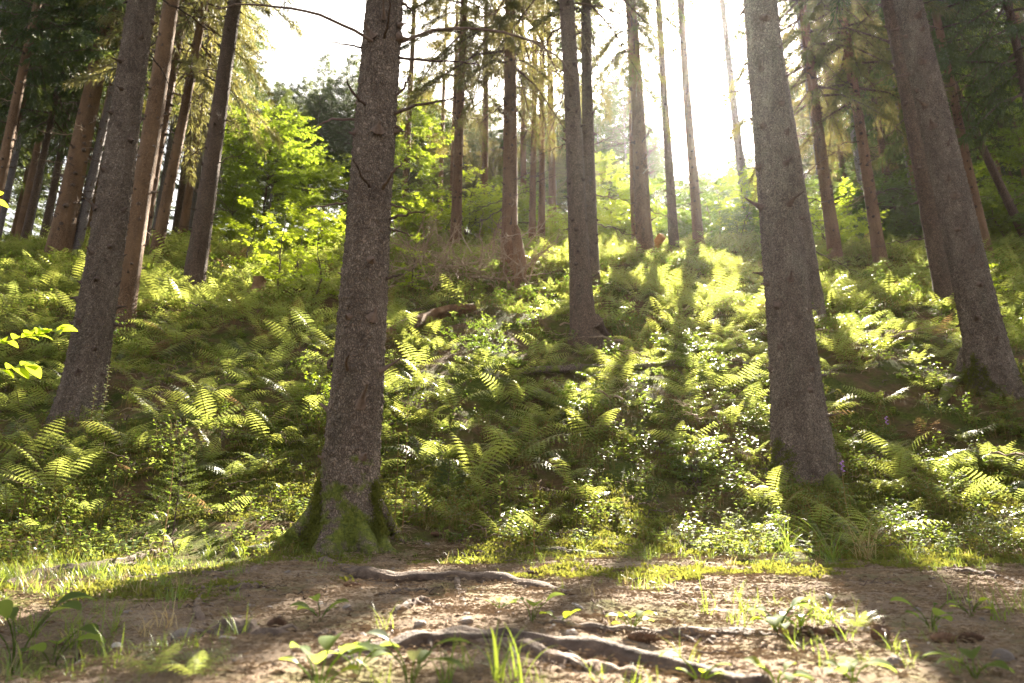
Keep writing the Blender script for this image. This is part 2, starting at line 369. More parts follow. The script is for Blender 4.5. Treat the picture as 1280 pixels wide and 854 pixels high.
# ------------------------------------------------------------------ trunks, branches, crowns
def lean_of(B, px, py): 
    T = at(px, py, B.y); h = T.z - B.z
    return (T.x - B.x) / h
def trunk_mesh(name, mat, Rb, L, lean, seg, zs, seed, flare=.25, fdec=.3, lobes=(), rough=.0, sway=.03):
    rnd = RS(seed); zs = np.asarray(zs, float)
    a = np.linspace(0, 2 * math.pi, seg, endpoint=False)
    A, Z = np.meshgrid(a, zs)
    rad = Rb * (.86 + .16 * np.exp(-np.clip(Z, 0, 99) / 1.6)) * np.clip(1 - np.clip(Z, 0, 99) / L, .03, 1) ** .75
    fl = np.exp(-np.clip(Z, -.05, 99) / fdec)
    lob = np.ones_like(A) * .3
    for (la, lw, ls) in lobes:
        d = np.angle(np.exp(1j * (A - la))); lob = lob + ls * np.exp(-(d / lw) ** 2)
    rad = rad + Rb * flare * fl * (lob + .35 * fbm(np.cos(A) * 2.2 + seed, np.sin(A) * 2.2, Z * 2.5, o=3))
    ph = rnd.rand() * 9
    rad *= 1 + .03 * fbm(np.cos(A) * 1.2 + ph, np.sin(A) * 1.2, Z * .9 + ph, o=3)
    if rough:
        n1 = fbm(np.cos(A) * Rb * 48 + ph, np.sin(A) * Rb * 48, Z * 30, o=4, g=.65)
        rad += rough * (np.abs(n1) * 1.6 - .5)
    cx = lean * Z + sway * (vnoise(Z * .25 + ph, Z * 0)) * np.clip(Z / 3, 0, 1)
    cy_ = sway * vnoise(Z * .22 + ph + 9, Z * 0) * np.clip(Z / 3, 0, 1)
    V = np.stack([cx + rad * np.cos(A), cy_ + rad * np.sin(A), Z], -1)
    n = len(zs); i = np.arange(n - 1)[:, None] * seg; j = np.arange(seg)[None]; k = (j + 1) % seg
    F = np.stack([i + j, i + k, i + seg + k, i + seg + j], -1).reshape(-1, 4)
    mb = MB(); mb.add(V.reshape(-1, 3), F); return mb.mesh(name, mat)
def trunk_r(Rb, L, z): return Rb * (.86 + .16 * math.exp(-z / 1.6)) * max(1 - z / L, .03) ** .75

def branch_variant(seed, L=1.0, fork=5, r0=.015):
    """a dead branch along +X, length about 1"""
    r = RS(seed); n = 12
    tt = np.linspace(0, 1, n)
    P = np.stack([tt * L, .10 * L * np.cumsum(r.randn(n)) / n * 1.5, (.10 * r.uniform(-.6, 1)) * np.sin(tt * 2.4) * L - .22 * r.rand() * tt ** 2 * L + .02 * r.randn(n)], -1)
    P[0] = 0; mb = MB(); tube(mb, P, r0 * (1 - .8 * tt), 5)
    for k in range(fork):
        s = r.uniform(.25, .92); i = int(s * (n - 1)); sd = r.choice([-1, 1])
        l = r.uniform(.12, .38) * L * (1.1 - s * .5); m_ = 6; q = np.linspace(0, 1, m_)
        d = np.array([r.uniform(.4, .9), sd * r.uniform(.4, 1), r.uniform(-.5, .25)]); d /= np.linalg.norm(d)
        Q = P[i] + d * (q * l)[:, None]; Q[:, 2] -= .15 * l * q ** 2; Q += r.randn(m_, 3) * .006 * L; Q[0] = P[i]
        tube(mb, Q, r0 * .42 * (1 - .75 * q), 4)
        if l > .2 * L:
            for _ in range(2):
                z = r.randint(2, 5); d2 = d + r.randn(3) * .6; d2 /= np.linalg.norm(d2)
                tube(mb, [Q[z], Q[z] + d2 * l * .2, Q[z] + d2 * l * .38 + np.array([0, 0, -.02])], [r0 * .2, r0 * .15, r0 * .08], 3)
    return mb.mesh('dead_branch', M['twig'])
BR = [branch_variant(40 + k, 1, 6 + k % 3) for k in range(8)]
BRP = []
for b in BR[:4]:
    q = b.copy(); q.materials[0] = M['twig_pale']; BRP.append(q)

def stub_mesh(seed, Rb, L, lean, z0, z1, n, mat):
    """all the small snapped-off knots of one trunk"""
    r = RS(seed); mb = MB(); z = z0
    while z < z1:
        k = r.randint(1, 5); ph = r.rand() * 6.28
        for i in range(k):
            a = ph + i * 6.28 / k + r.uniform(-.4, .4); zz = z + r.uniform(-.06, .06)
            rr = trunk_r(Rb, L, max(zz, 0)); c0 = np.array([lean * zz + rr * .98 * math.cos(a) + 0, rr * .98 * math.sin(a), zz])
            d = np.array([math.cos(a), math.sin(a), r.uniform(-.3, .7)]); d /= np.linalg.norm(d)
            l = .02 + r.choice([.03, .05, .09, .16], p=[.45, .3, .15, .1])
            w_ = r.uniform(.010, .022) * (Rb / .17) ** .9
            tube(mb, [c0 - d * .02, c0 + d * .012, c0 + d * l * .5, c0 + d * l + r.randn(3) * .01], [w_ * 2.4, w_ * 1.3, w_ * .6, w_ * .3], 6)
        z += r.uniform(.16, .42)
    return mb.mesh('branch_stub', mat)

def spray_tris(r, P0, D, n, length, width, droop):
    """n narrow leaf-shaped faces starting from P0 rows along D (vectorised)"""
    l = length * r.uniform(.6, 1.25, n)[:, None]
    side = np.cross(D, r.randn(n, 3)); side /= np.linalg.norm(side, axis=1)[:, None] + 1e-9
    a = P0; tip = P0 + D * l + np.array([0, 0, -1]) * (droop * l)
    mid = (a + tip) / 2 + np.array([0, 0, .12]) * l; w_ = width * r.uniform(.6, 1.3, n)[:, None]
    V = np.stack([a, mid + side * w_, tip, mid - side * w_], 1).reshape(-1, 3)
    i = np.arange(n)[:, None] * 4
    F = np.concatenate([i + [0, 1, 2], i + [0, 2, 3]])
    return V, F
def spruce_crown(seed, Hc, Rm, mat, step=.32, dens=1.0, droop=.5, fine=.016, ragged=.25, sl=.2, mult=1):
    """crown from z=0 (lowest boughs) up to Hc (tip)"""
    r = RS(seed); mb = MB(); z = 0
    while z < Hc * .985:
        f = z / Hc; L0 = Rm * (1 - f) ** .75 * (.55 + .45 * min(1, f * 7 + .3)) + .12
        k = 5 if f < .8 else 4; ph = r.rand() * 6.28
        for i in range(k):
            if r.rand() > dens * (.75 if f < .12 else .93): continue
            a = ph + i * 6.283 / k + r.uniform(-.3, .3); Lb = L0 * r.uniform(1 - ragged * 1.5, 1 + ragged)
            up = .28 * f - .05; n = 9; t_ = np.linspace(0, 1, n)
            rise = Lb * (up * t_ - droop * (1 - f * .7) * t_ ** 1.7 + .12 * np.clip(t_ - .7, 0, 1))
            P = np.stack([math.cos(a) * Lb * t_, math.sin(a) * Lb * t_, z + rise + r.uniform(-.1, .1)], -1)
            tube(mb, P[[0, 3, 6, 8]], np.array([.018, .012, .007, .003]) * (.5 + Lb / 2), 3, mi=1, cap=False)
            ns = int((int(Lb / .05 * 2.0) + 6) * mult)
            tp = r.uniform(.12, 1, ns) ** .8; base = np.stack([np.interp(tp, t_, P[:, q]) for q in range(3)], -1)
            s = r.choice([-1, 1], ns); ang = a + s * r.uniform(.5, 1.25, ns)
            D = np.stack([np.cos(ang), np.sin(ang), r.uniform(-.75, .05, ns)], -1)
            ll = np.clip(Lb * .34 * (1.15 - tp), .10, .5)
            # side twig and the small needle sprays along it
            for q in range(3):
                st = base + D * (ll * (q * .33))[:, None] + r.randn(ns, 3) * .012
                st[:, 2] -= (ll * (q * .33)) ** 1.5 * .5
                D2 = D + r.randn(ns, 3) * .45; D2 /= np.linalg.norm(D2, axis=1)[:, None]
                V, F = spray_tris(r, st, D2, ns, sl * (1 - .1 * q), fine, .35); mb.add(V, F, 0)
        z += step * r.uniform(.7, 1.3) * (1 - .45 * f)
    return mb.mesh('crown', [mat, M['twig']], False)
CROWN = {
 'hang': [spruce_crown(81 + k, 12, 2.1, M['spruce_dry'], .36, .9, .6, .006, .4, .12, 2.6) for k in range(2)],
 'dense': [spruce_crown(1 + k, 12, 2.3, M['spruce'], .36, .85, .45, .011, .3, .16, 1.3) for k in range(3)],
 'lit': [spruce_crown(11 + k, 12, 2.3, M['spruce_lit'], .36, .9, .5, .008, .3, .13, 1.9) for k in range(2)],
 'thin': [spruce_crown(31 + k, 12, 1.7, M['spruce_dry'], .7, .5, .3, .012, .4) for k in range(2)],
 'dry': [spruce_crown(21 + k, 12, 2.2, M['spruce_dry'], .5, .75, .35, .007, .4, .12, 1.6) for k in range(2)],
}
def far_trunk(seed, mat):
    return trunk_mesh('trunk', mat, .15, 20, 0, 10, np.concatenate([np.linspace(-.6, 6, 16), np.linspace(7, 19.4, 8)]), seed, .2, .3)
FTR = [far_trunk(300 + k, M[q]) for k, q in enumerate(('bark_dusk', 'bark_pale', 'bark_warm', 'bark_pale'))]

# ---- measured trunks: base x,y  | x at y=top row | width px near y=250 | look | crown | label
T = []
def spruce(bx, by, tx, ty, wpx, look, label, Y=None, wrow=250, L=24, ch=9, crown='dense', nbr=8, zmax=9, seed=1, near=False, lobes=(), flare=.3, fdec=.3, moss=False, pale=.2, dbr=(1.2, 8), cs=1.0):
    B = gnd(bx, by) if Y is None else None
    if B is None:
        Y = Y or 21; p = at(bx, by, Y); B = Vector((p.x, Y, Hf(p.x, Y)))
    lean = lean_of(B, tx, ty)
    pw = at(bx, wrow, B.y); dc = B.y * CT + pw.z * ST; hw = max(pw.z - B.z, 0)
    r_at = wpx * dc / FPX / 2
    Rb = r_at / ((.86 + .16 * math.exp(-hw / 1.6)) * (1 - hw / L) ** .75)
    rt = thing('spruce_tree', label, 'tree', B, group='spruces standing on the slope')
    if near: zs = np.concatenate([np.arange(-.5, 5.2, .0125), np.linspace(5.3, L * .98, 40)]); seg = 132
    else: zs = np.concatenate([np.arange(-.6, 9, .14), np.linspace(9.3, L * .98, 24)]); seg = 26
    mat = M[look]
    ob('trunk', trunk_mesh('trunk', mat, Rb, L, lean, seg, zs, seed, flare, fdec, lobes, .010 if near else .005), rt)
    ob('branch_stub', stub_mesh(seed, Rb, L, lean, .5 if near else .8, zmax, 1, M['twig']), rt, kind='stuff')
    r = random.Random(seed)
    for i in range(int(nbr * 1.5)):
        z = r.uniform(*dbr) if not near else r.uniform(4.2, 8); a = r.uniform(0, 6.28); rr = trunk_r(Rb, L, z) * .85
        me = (BRP if r.random() < pale else BR)[r.randrange(4)] if r.random() < .5 else BR[r.randrange(8)]
        s = r.uniform(.45, 1.3) * (.7 + .3 * z / 6)
        ob('branch', me, rt, (lean * z + rr * math.cos(a), rr * math.sin(a), z), (r.uniform(-.5, .5), r.uniform(-.35, .3), a), s)
    cm = CROWN[crown]; hc = L - ch
    ob('crown', cm[seed % len(cm)], rt, (lean * ch, 0, ch), (0, 0, r.random() * 6.28), (cs, cs, hc / 12))
    T.append((rt, B, Rb, lean)); return rt, B, Rb, lean, L

TM = spruce(432, 682, 484, 0, 58, 'bark_moss', 'big spruce with a moss covered foot at the path edge, long bare dead twigs', wrow=380, near=True, seed=5, lobes=((3.3, .38, 1.6), (-.35, .32, 1.3), (4.5, .36, 1.1), (5.3, .25, .7), (1.5, .6, .5)), flare=.42, fdec=.17, ch=11, nbr=0, L=26)
TR = spruce(1003, 588, 949, 0, 54, 'bark_near', 'thick grey-brown spruce right of centre whose foot stands in the ferns', wrow=425, near=True, seed=6, lobes=((-.2, .6, 1.1), (3.5, .6, .5)), flare=.35, fdec=.4, ch=11, nbr=2, L=26)
TL = spruce(98, 527, 179, 0, 41, 'bark_near', 'thick grey spruce at the left with a silvery herb at its foot', wrow=350, near=True, seed=7, lobes=((3.4, .6, .7), (0, .6, .5)), flare=.3, fdec=.35, ch=10.5, nbr=2, L=25)
TF = spruce(1243, 482, 1134, 0, 44, 'bark_near', 'leaning thick spruce at the right edge with a mossy root', wrow=400, near=True, seed=8, lobes=((3.3, .5, .9), (0.2, .6, .4)), flare=.3, fdec=.35, ch=10.5, nbr=2, L=25)
T3 = spruce(729, 432, 709, 0, 23, 'bark_dusk', 'grey-brown spruce at the centre with a wide flared foot', seed=9, lobes=((0, .6, 1.4), (3.4, .6, .5)), flare=.45, fdec=.35, ch=10, nbr=6, crown='dry', dbr=(4, 8))
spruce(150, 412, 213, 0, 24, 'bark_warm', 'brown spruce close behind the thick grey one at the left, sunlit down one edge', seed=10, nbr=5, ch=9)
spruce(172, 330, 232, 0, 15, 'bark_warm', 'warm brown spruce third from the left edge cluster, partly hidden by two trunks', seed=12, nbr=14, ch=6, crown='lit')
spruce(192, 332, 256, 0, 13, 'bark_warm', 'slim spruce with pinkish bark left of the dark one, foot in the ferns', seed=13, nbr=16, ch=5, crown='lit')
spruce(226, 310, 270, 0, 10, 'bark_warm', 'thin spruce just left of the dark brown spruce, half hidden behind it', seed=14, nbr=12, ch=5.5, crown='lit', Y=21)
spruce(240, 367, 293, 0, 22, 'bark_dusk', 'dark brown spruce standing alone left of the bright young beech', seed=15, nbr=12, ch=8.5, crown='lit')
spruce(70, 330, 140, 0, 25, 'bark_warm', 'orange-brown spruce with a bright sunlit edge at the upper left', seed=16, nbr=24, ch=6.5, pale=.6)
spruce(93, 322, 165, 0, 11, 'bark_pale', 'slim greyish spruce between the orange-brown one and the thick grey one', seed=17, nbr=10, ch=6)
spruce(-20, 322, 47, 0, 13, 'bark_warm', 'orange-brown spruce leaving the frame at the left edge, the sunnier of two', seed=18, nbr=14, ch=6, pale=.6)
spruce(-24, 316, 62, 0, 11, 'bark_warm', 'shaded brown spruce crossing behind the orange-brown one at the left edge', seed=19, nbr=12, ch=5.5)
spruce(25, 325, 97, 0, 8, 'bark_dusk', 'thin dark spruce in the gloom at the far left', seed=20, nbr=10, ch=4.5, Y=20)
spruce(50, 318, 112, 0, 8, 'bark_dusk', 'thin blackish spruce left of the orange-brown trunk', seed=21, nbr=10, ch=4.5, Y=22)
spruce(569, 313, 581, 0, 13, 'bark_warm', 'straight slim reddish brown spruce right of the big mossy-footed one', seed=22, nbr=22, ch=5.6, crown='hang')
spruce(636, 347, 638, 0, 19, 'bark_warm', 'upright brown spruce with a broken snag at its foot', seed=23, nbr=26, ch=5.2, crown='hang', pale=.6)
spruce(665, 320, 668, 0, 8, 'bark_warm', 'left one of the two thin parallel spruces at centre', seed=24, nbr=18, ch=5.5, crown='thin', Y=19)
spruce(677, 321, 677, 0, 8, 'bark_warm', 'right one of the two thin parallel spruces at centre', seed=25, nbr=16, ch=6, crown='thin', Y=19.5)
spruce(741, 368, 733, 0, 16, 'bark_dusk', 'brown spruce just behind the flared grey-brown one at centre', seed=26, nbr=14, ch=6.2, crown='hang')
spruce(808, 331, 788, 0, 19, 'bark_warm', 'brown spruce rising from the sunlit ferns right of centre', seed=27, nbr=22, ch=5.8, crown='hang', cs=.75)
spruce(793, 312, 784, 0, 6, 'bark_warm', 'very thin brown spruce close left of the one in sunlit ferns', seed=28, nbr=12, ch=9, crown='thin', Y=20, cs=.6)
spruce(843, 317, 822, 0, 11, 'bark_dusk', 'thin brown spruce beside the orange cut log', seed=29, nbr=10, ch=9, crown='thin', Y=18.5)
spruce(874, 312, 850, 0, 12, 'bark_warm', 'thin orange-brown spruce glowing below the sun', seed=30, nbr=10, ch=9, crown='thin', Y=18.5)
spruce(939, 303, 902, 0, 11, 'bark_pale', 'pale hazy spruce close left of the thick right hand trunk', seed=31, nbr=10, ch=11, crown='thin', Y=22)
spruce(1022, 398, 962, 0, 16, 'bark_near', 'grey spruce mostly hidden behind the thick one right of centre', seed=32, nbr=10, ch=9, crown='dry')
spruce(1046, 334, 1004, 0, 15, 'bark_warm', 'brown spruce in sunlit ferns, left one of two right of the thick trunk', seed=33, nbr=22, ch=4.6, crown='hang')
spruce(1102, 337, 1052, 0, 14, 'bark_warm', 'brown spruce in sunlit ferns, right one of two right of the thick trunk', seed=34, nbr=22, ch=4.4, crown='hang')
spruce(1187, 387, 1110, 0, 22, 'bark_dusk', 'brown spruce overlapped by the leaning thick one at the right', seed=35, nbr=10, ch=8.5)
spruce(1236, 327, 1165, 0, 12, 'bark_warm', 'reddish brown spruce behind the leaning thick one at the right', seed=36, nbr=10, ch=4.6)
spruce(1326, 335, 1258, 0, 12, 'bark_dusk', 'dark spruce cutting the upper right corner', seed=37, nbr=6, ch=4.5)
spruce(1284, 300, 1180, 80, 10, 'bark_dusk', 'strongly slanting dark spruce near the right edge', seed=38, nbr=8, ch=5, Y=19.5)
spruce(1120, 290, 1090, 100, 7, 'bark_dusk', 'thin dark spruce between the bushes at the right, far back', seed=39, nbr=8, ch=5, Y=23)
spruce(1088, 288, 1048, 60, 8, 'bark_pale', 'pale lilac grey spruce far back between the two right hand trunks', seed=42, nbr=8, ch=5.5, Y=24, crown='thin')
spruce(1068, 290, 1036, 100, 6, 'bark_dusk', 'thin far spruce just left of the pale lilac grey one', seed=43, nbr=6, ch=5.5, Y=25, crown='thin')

# individually traced dead branches of the big mossy-footed spruce
rt, B, Rb, lean, L = TM
BT = [
 ([(466, 52), (435, 35), (395, 17), (350, 9), (305, 6), (268, 11)], .013, -.25),
 ([(464, 64), (440, 57), (415, 53)], .010, -.1),
 ([(498, 54), (545, 38), (590, 36), (640, 43), (680, 60), (702, 77), (720, 105)], .013, .35),
 ([(498, 72), (540, 76), (575, 77), (598, 82)], .011, .2),
 ([(492, 143), (520, 132), (555, 126), (569, 121)], .014, -.1),
 ([(488, 128), (503, 112), (508, 103), (514, 93)], .013, -.15),
 ([(456, 131), (447, 122), (438, 111), (433, 99)], .012, -.2),
 ([(452, 149), (420, 149), (405, 153), (390, 161)], .010, -.1),
 ([(463, 233), (452, 220), (442, 198)], .012, -.35),
 ([(478, 236), (490, 217), (503, 205)], .013, -.35),
 ([(440, 254), (410, 256), (388, 259)], .009, .0),
 ([(482, 255), (500, 259), (515, 265)], .010, .0),
 ([(480, 276), (505, 269), (531, 264)], .013, -.1),
 ([(480, 284), (500, 289), (515, 295)], .010, .0),
 ([(494, 158), (500, 160), (505, 165)], .013, .0),
 ([(474, 352), (488, 347), (503, 343)], .015, -.1),
 ([(480, 47), (485, 25), (488, -5)], .013, -.3),
 ([(417, 448), (411, 456), (414, 462)], .020, -.05),
 ([(434, 462), (433, 450), (437, 444)], .014, -.22),
 ([(498, 2), (512, 10), (517, 18)], .012, 0),
]
for k, (pl, rad, dy) in enumerate(BT):
    pts = [at(x, y, B.y + dy * i / (len(pl) - 1) - (.17 if dy < -.18 else 0)) - B for i, (x, y) in enumerate(pl)]
    P = smooth_path(pts, 14); mb = MB(); r = RS(k + 60); P[1:] += r.randn(13, 3) * .004
    tube(mb, P, rad * np.linspace(1, .35, 14), 7, .15, k)
    ln = np.linalg.norm(P[-1] - P[0])
    for q in range(int(ln / .22)):
        i = r.randint(3, 13); d = (P[i] - P[i - 1]); d /= np.linalg.norm(d); d = d + r.randn(3) * .7; d /= np.linalg.norm(d); l = r.uniform(.03, .10)
        tube(mb, [P[i], P[i] + d * l * .6, P[i] + d * l], [rad * .4, rad * .25, rad * .1], 4)
    ob('branch', mb.mesh('branch', M['twig']), rt)
# buttress roots of near trees
def root_part(parent, B, pix, radii, mat, seed, seg=14, dz=.0, rough=.16):
    pts = []
    for q in pix:
        if len(q) == 3: p = at(q[0], q[1], q[2])
        else: p = gnd(*q); p = p + Vector((0, 0, dz))
        pts.append(p - B)
    P = smooth_path(pts, 26); mb = MB(); tube(mb, P, np.interp(np.linspace(0, 1, 26), np.linspace(0, 1, len(radii)), radii), seg, rough, seed)
    return ob('root', mb.mesh('root', mat), parent)
Bm = M['bark_moss']
root_part(rt, B, [(412, 615, B.y), (384, 655, B.y - .05), (350, 685), (312, 692), (285, 697)], [.06, .06, .055, .045, .02], Bm, 1)
root_part(rt, B, [(456, 605, B.y), (474, 640, B.y - .02), (492, 666), (503, 680)], [.05, .05, .04, .02], Bm, 2)
root_part(rt, B, [(425, 650, B.y - .05), (412, 676, B.y - .2), (402, 697)], [.07, .06, .02], Bm, 3)
root_part(rt, B, [(448, 655, B.y - .08), (459, 682, B.y - .2), (468, 697)], [.08, .06, .03], Bm, 4)
for (q, pix, rad) in ((TR, [(1014, 560, TR[1].y), (1030, 590), (1052, 618), (1075, 640)], [.10, .08, .05, .02]), (TF, [(1215, 440, 8.1), (1200, 470), (1184, 492), (1176, 505)], [.12, .10, .07, .03]), (T3, [(742, 400, 10.0), (757, 425), (772, 438)], [.12, .09, .03])):
    root_part(q[0], q[1], [p if len(p) == 3 else p for p in pix], rad, Bm if q is not T3 else M['bark_dusk'], 9)

# broken snag, cut log, fallen logs
def log_thing(name, label, cat, pts, radii, mat, seed, rough=.12, moss=False, ends=None):
    P = smooth_path(pts, 24); b = Vector(P[0]); mb = MB()
    rr = np.interp(np.linspace(0, 1, 24), np.linspace(0, 1, len(radii)), radii)
    tube(mb, P - np.array(b), rr, 16, rough, seed)
    rt = thing(name, label, cat, b); ob('bark', mb.mesh('bark', mat), rt)
    if ends:
        for e in (0, -1):
            mb = MB(); d = (P[1] - P[0]) if e == 0 else (P[-1] - P[-2]); d = d / np.linalg.norm(d) * (-1 if e == 0 else 1)
            tube(mb, [P[e] - np.array(b) - d * .01, P[e] - np.array(b) + d * .012], [rr[e] * .97, rr[e] * .95], 16); ob('cut_end', mb.mesh('cut_end', ends), rt)
    return rt
g = gnd(652, 367); log_thing('broken_snag', 'short broken brown snag leaning beside the upright centre spruce', 'snag', [g + Vector((0, 0, -.2)), at(650, 330, g.y), at(646, 302, g.y), at(644, 283, g.y)], [.13, .11, .10, .06], M['bark_warm'], 3, .2)
g = gnd(818, 322, Y0=8); g = g or at(818, 318, 17.5)
log_thing('cut_log', 'short orange cut log tilted up out of the sunlit ferns', 'log', [at(819, 309, g.y), at(823, 302, g.y - .1), at(828, 295, g.y - .2)], [.11, .115, .11], M['cut'], 4, .06, ends=M['cut'])
def up(px, py, dz=.0, Y0=1.0):
    g = gnd(px, py, Y0=Y0); return g + Vector((0, 0, dz))
log_thing('fallen_log', 'reddish rotting log lying on the slope left of centre', 'log', [up(472, 438, .1), up(500, 424, .16), up(535, 412, .2), up(565, 405, .22), up(592, 396, .15)], [.06, .085, .095, .085, .06], M['log'], 5, .3)
log_thing('fallen_log', 'mossy thin log slanting down among the centre ferns', 'log', [up(664, 500, .10), up(690, 514, .12), up(720, 530, .10)], [.05, .055, .045], M['bark_moss'], 6, .2)
log_thing('fallen_log', 'dark fallen pole lying across the slope below the centre spruce', 'log', [up(640, 478, .12), up(700, 474, .12), up(790, 470, .10), up(850, 462, .1)], [.035, .045, .04, .03], M['bark_moss'], 7, .2)
log_thing('stump', 'low dark stump on the slope at the left among ferns', 'stump', [up(322, 372, -.1), up(322, 372, .15), up(321, 372, .36)], [.17, .13, .1], M['log'], 8, .4)

# ------------------------------------------------------------------ far trees behind the crest
SEEN = [(-60, 'the left edge of the picture'), (28, 'the orange-brown trunk leaving the frame'), (105, 'the orange-brown trunk at upper left'), (150, 'the thick grey trunk at left'), (200, 'the sunlit-edged brown trunk'), (272, 'the dark brown trunk'), (332, 'the tallest young beech'), (395, 'the gap left of the mossy-footed trunk'), (465, 'the mossy-footed trunk'), (515, 'the hazy green sapling'), (575, 'the slim reddish trunk'), (637, 'the upright centre trunk'), (671, 'the thin parallel pair'), (712, 'the flared centre trunk'), (737, 'the trunk behind it'), (797, 'the trunk in sunlit ferns'), (832, 'the thin trunk by the cut log'), (862, 'the glowing thin trunk'), (920, 'the pale hazy trunk'), (965, 'the thick right hand trunk'), (1025, 'the left trunk of the right hand pair'), (1075, 'the right trunk of the right hand pair'), (1150, 'the overlapped brown trunk'), (1170, 'the leaning thick trunk'), (1215, 'the slanting dark trunk'), (1275, 'the right edge of the picture')]
def far_tree(px, Y, Hh, ch, kind, k, label, group, cs=1.0, tr=None):
    i = min(range(len(SEEN)), key=lambda q: abs(SEEN[q][0] - px)); side = 'left' if px < SEEN[i][0] else 'right'
    if SEEN[i][0] in (-60, 1275): where = 'near ' + SEEN[i][1]
    elif 'gap' in SEEN[i][1]: where = 'in ' + SEEN[i][1]
    elif SEEN[i][0] == 737: where = 'just right of the flared centre trunk'
    else: where = 'just %s of %s' % (side, SEEN[i][1])
    label = label + ' ' + where; group = label
    p = at(px, 250, Y); B = (p.x, Y, Hf(p.x, Y))
    rt = thing('spruce_tree', label, 'tree', B, (0, 0, k * 1.7), group)
    s = Hh / 20; ob('trunk', FTR[(k if tr is None else tr) % 4], rt, scale=(s, s, s))
    cm = CROWN[kind]; ob('crown', cm[k % len(cm)], rt, (0, 0, ch), (0, 0, k), (cs, cs, (Hh - ch) / 12))
    return rt
rr = random.Random(4)
def toph(px, row, Y): return at(px, row, Y).z - Hf(at(px, row, Y).x, Y)
for k in range(23):      # dark wood, upper left
    px = -170 + k * 20 + rr.uniform(-9, 9); Y = rr.uniform(23, 42)
    far_tree(px, Y, rr.uniform(19, 25), rr.uniform(4.0, 8), 'dense', k, 'dark far spruce', 'far spruces of the dark wood at the left', rr.uniform(.9, 1.3))
for k in range(22):      # pale grey-green wood behind the young beeches
    px = 262 + k * 13.5 + rr.uniform(-6, 6); Y = rr.uniform(36, 52)
    row = 85 + rr.uniform(-25, 30) + (20 if px > 450 else 0)
    far_tree(px, Y, max(8, toph(px, row, Y)), min(max(8, toph(px, row, Y)) * .5, rr.uniform(7, 10)), 'dense', k + 1, 'far grey-green spruce', 'far spruces behind the young beeches', rr.uniform(1.0, 1.4), 1)
for k in range(13):      # thin bright trees, centre
    px = 545 + k * 19 + rr.uniform(-6, 6); Y = rr.uniform(28, 56)
    if 800 < px < 935: continue
    row = rr.uniform(-5, 45) + 100 + (56 - Y) * 1.9
    far_tree(px, Y, max(8, toph(px, row, Y)), rr.uniform(4.5, 9), 'thin' if k % 3 else 'lit', k + 2, 'thin far spruce', 'far spruces in the bright centre', rr.uniform(.7, 1.1), 1)
for k in range(50):
    px = 520 + k * 15.6 + rr.uniform(-8, 8); Y = rr.uniform(46, 60); row = rr.uniform(50, 130) if px > 735 else rr.uniform(112, 160)
    if 805 < px < 985: row = rr.uniform(150, 225)
    far_tree(px, Y, max(8, toph(px, row, Y)), min(max(8, toph(px, row, Y)) * .5, rr.uniform(9, 12)), 'dense', k, 'hazy far spruce' if px < 800 else ('low hazy treetop' if px < 940 else 'hazy far spruce'), 'far wood beyond the crest, centre' if px < 800 else ('treetops in the glare' if px < 940 else 'far wood beyond the crest, right'), rr.uniform(1.1, 1.5), 1)
for px, Y, kd, lab in ((714, 30, 'dense', 'added full-crowned shade spruce'), (642, 33, 'thin', 'sparse tall spruce'), (506, 27, 'thin', 'sparse tall spruce'), (968, 31, 'thin', 'sparse tall spruce'), (565, 30, 'thin', 'sparse tall spruce'), (605, 27, 'thin', 'sparse tall spruce'), (690, 26, 'thin', 'sparse tall spruce'), (655, 29, 'thin', 'sparse tall spruce'), (550, 34, 'thin', 'sparse tall spruce')):
    far_tree(px, Y, 24, 7, kd, int(px), lab, '', 1.0, 2)  # full-crowned spruce and some sparse ones added to shade the slope
for k in range(14):
    px = (-60 + k * 24 if k < 8 else 1000 + (k - 8) * 52) + rr.uniform(-9, 9)
    far_tree(px, rr.uniform(23, 32), 22, 11, 'dry', k, 'slim bare-stemmed spruce', '', .9, 2 if k % 3 else 1)
for px, Y, row in ((812, 60, 120), (838, 64, 190), (868, 66, 215), (900, 62, 205), (925, 58, 150)):
    far_tree(px, Y, max(6, toph(px, row, Y)), 3, 'lit', int(px), 'small far treetop', 'far treetops below the sun', .9, 1)
for k in range(46):      # olive brown wood, right
    px = 945 + k * 10 + rr.uniform(-8, 8); Y = rr.uniform(24, 48)
    if px < 985 or (px < 1030 and k % 2): continue
    far_tree(px, Y, rr.uniform(17, 24), rr.uniform(4.5, 9), ('thin' if px < 1090 else 'dense') if k % 3 else 'dry', k + 3, 'far olive brown spruce', 'far spruces of the wood at the right', rr.uniform(.9, 1.25))
for k in range(26):      # distant slender stems seen through the gaps
    px = -20 + k * 52 + rr.uniform(-20, 20); Y = rr.uniform(55, 78)
    if 790 < px < 940: continue
    far_tree(px, Y, rr.uniform(17, 22) if not 300 < px < 470 else 15, rr.uniform(8, 10), 'dense', k, 'slender distant spruce', 'distant stems near the crest', 1.2, 1)

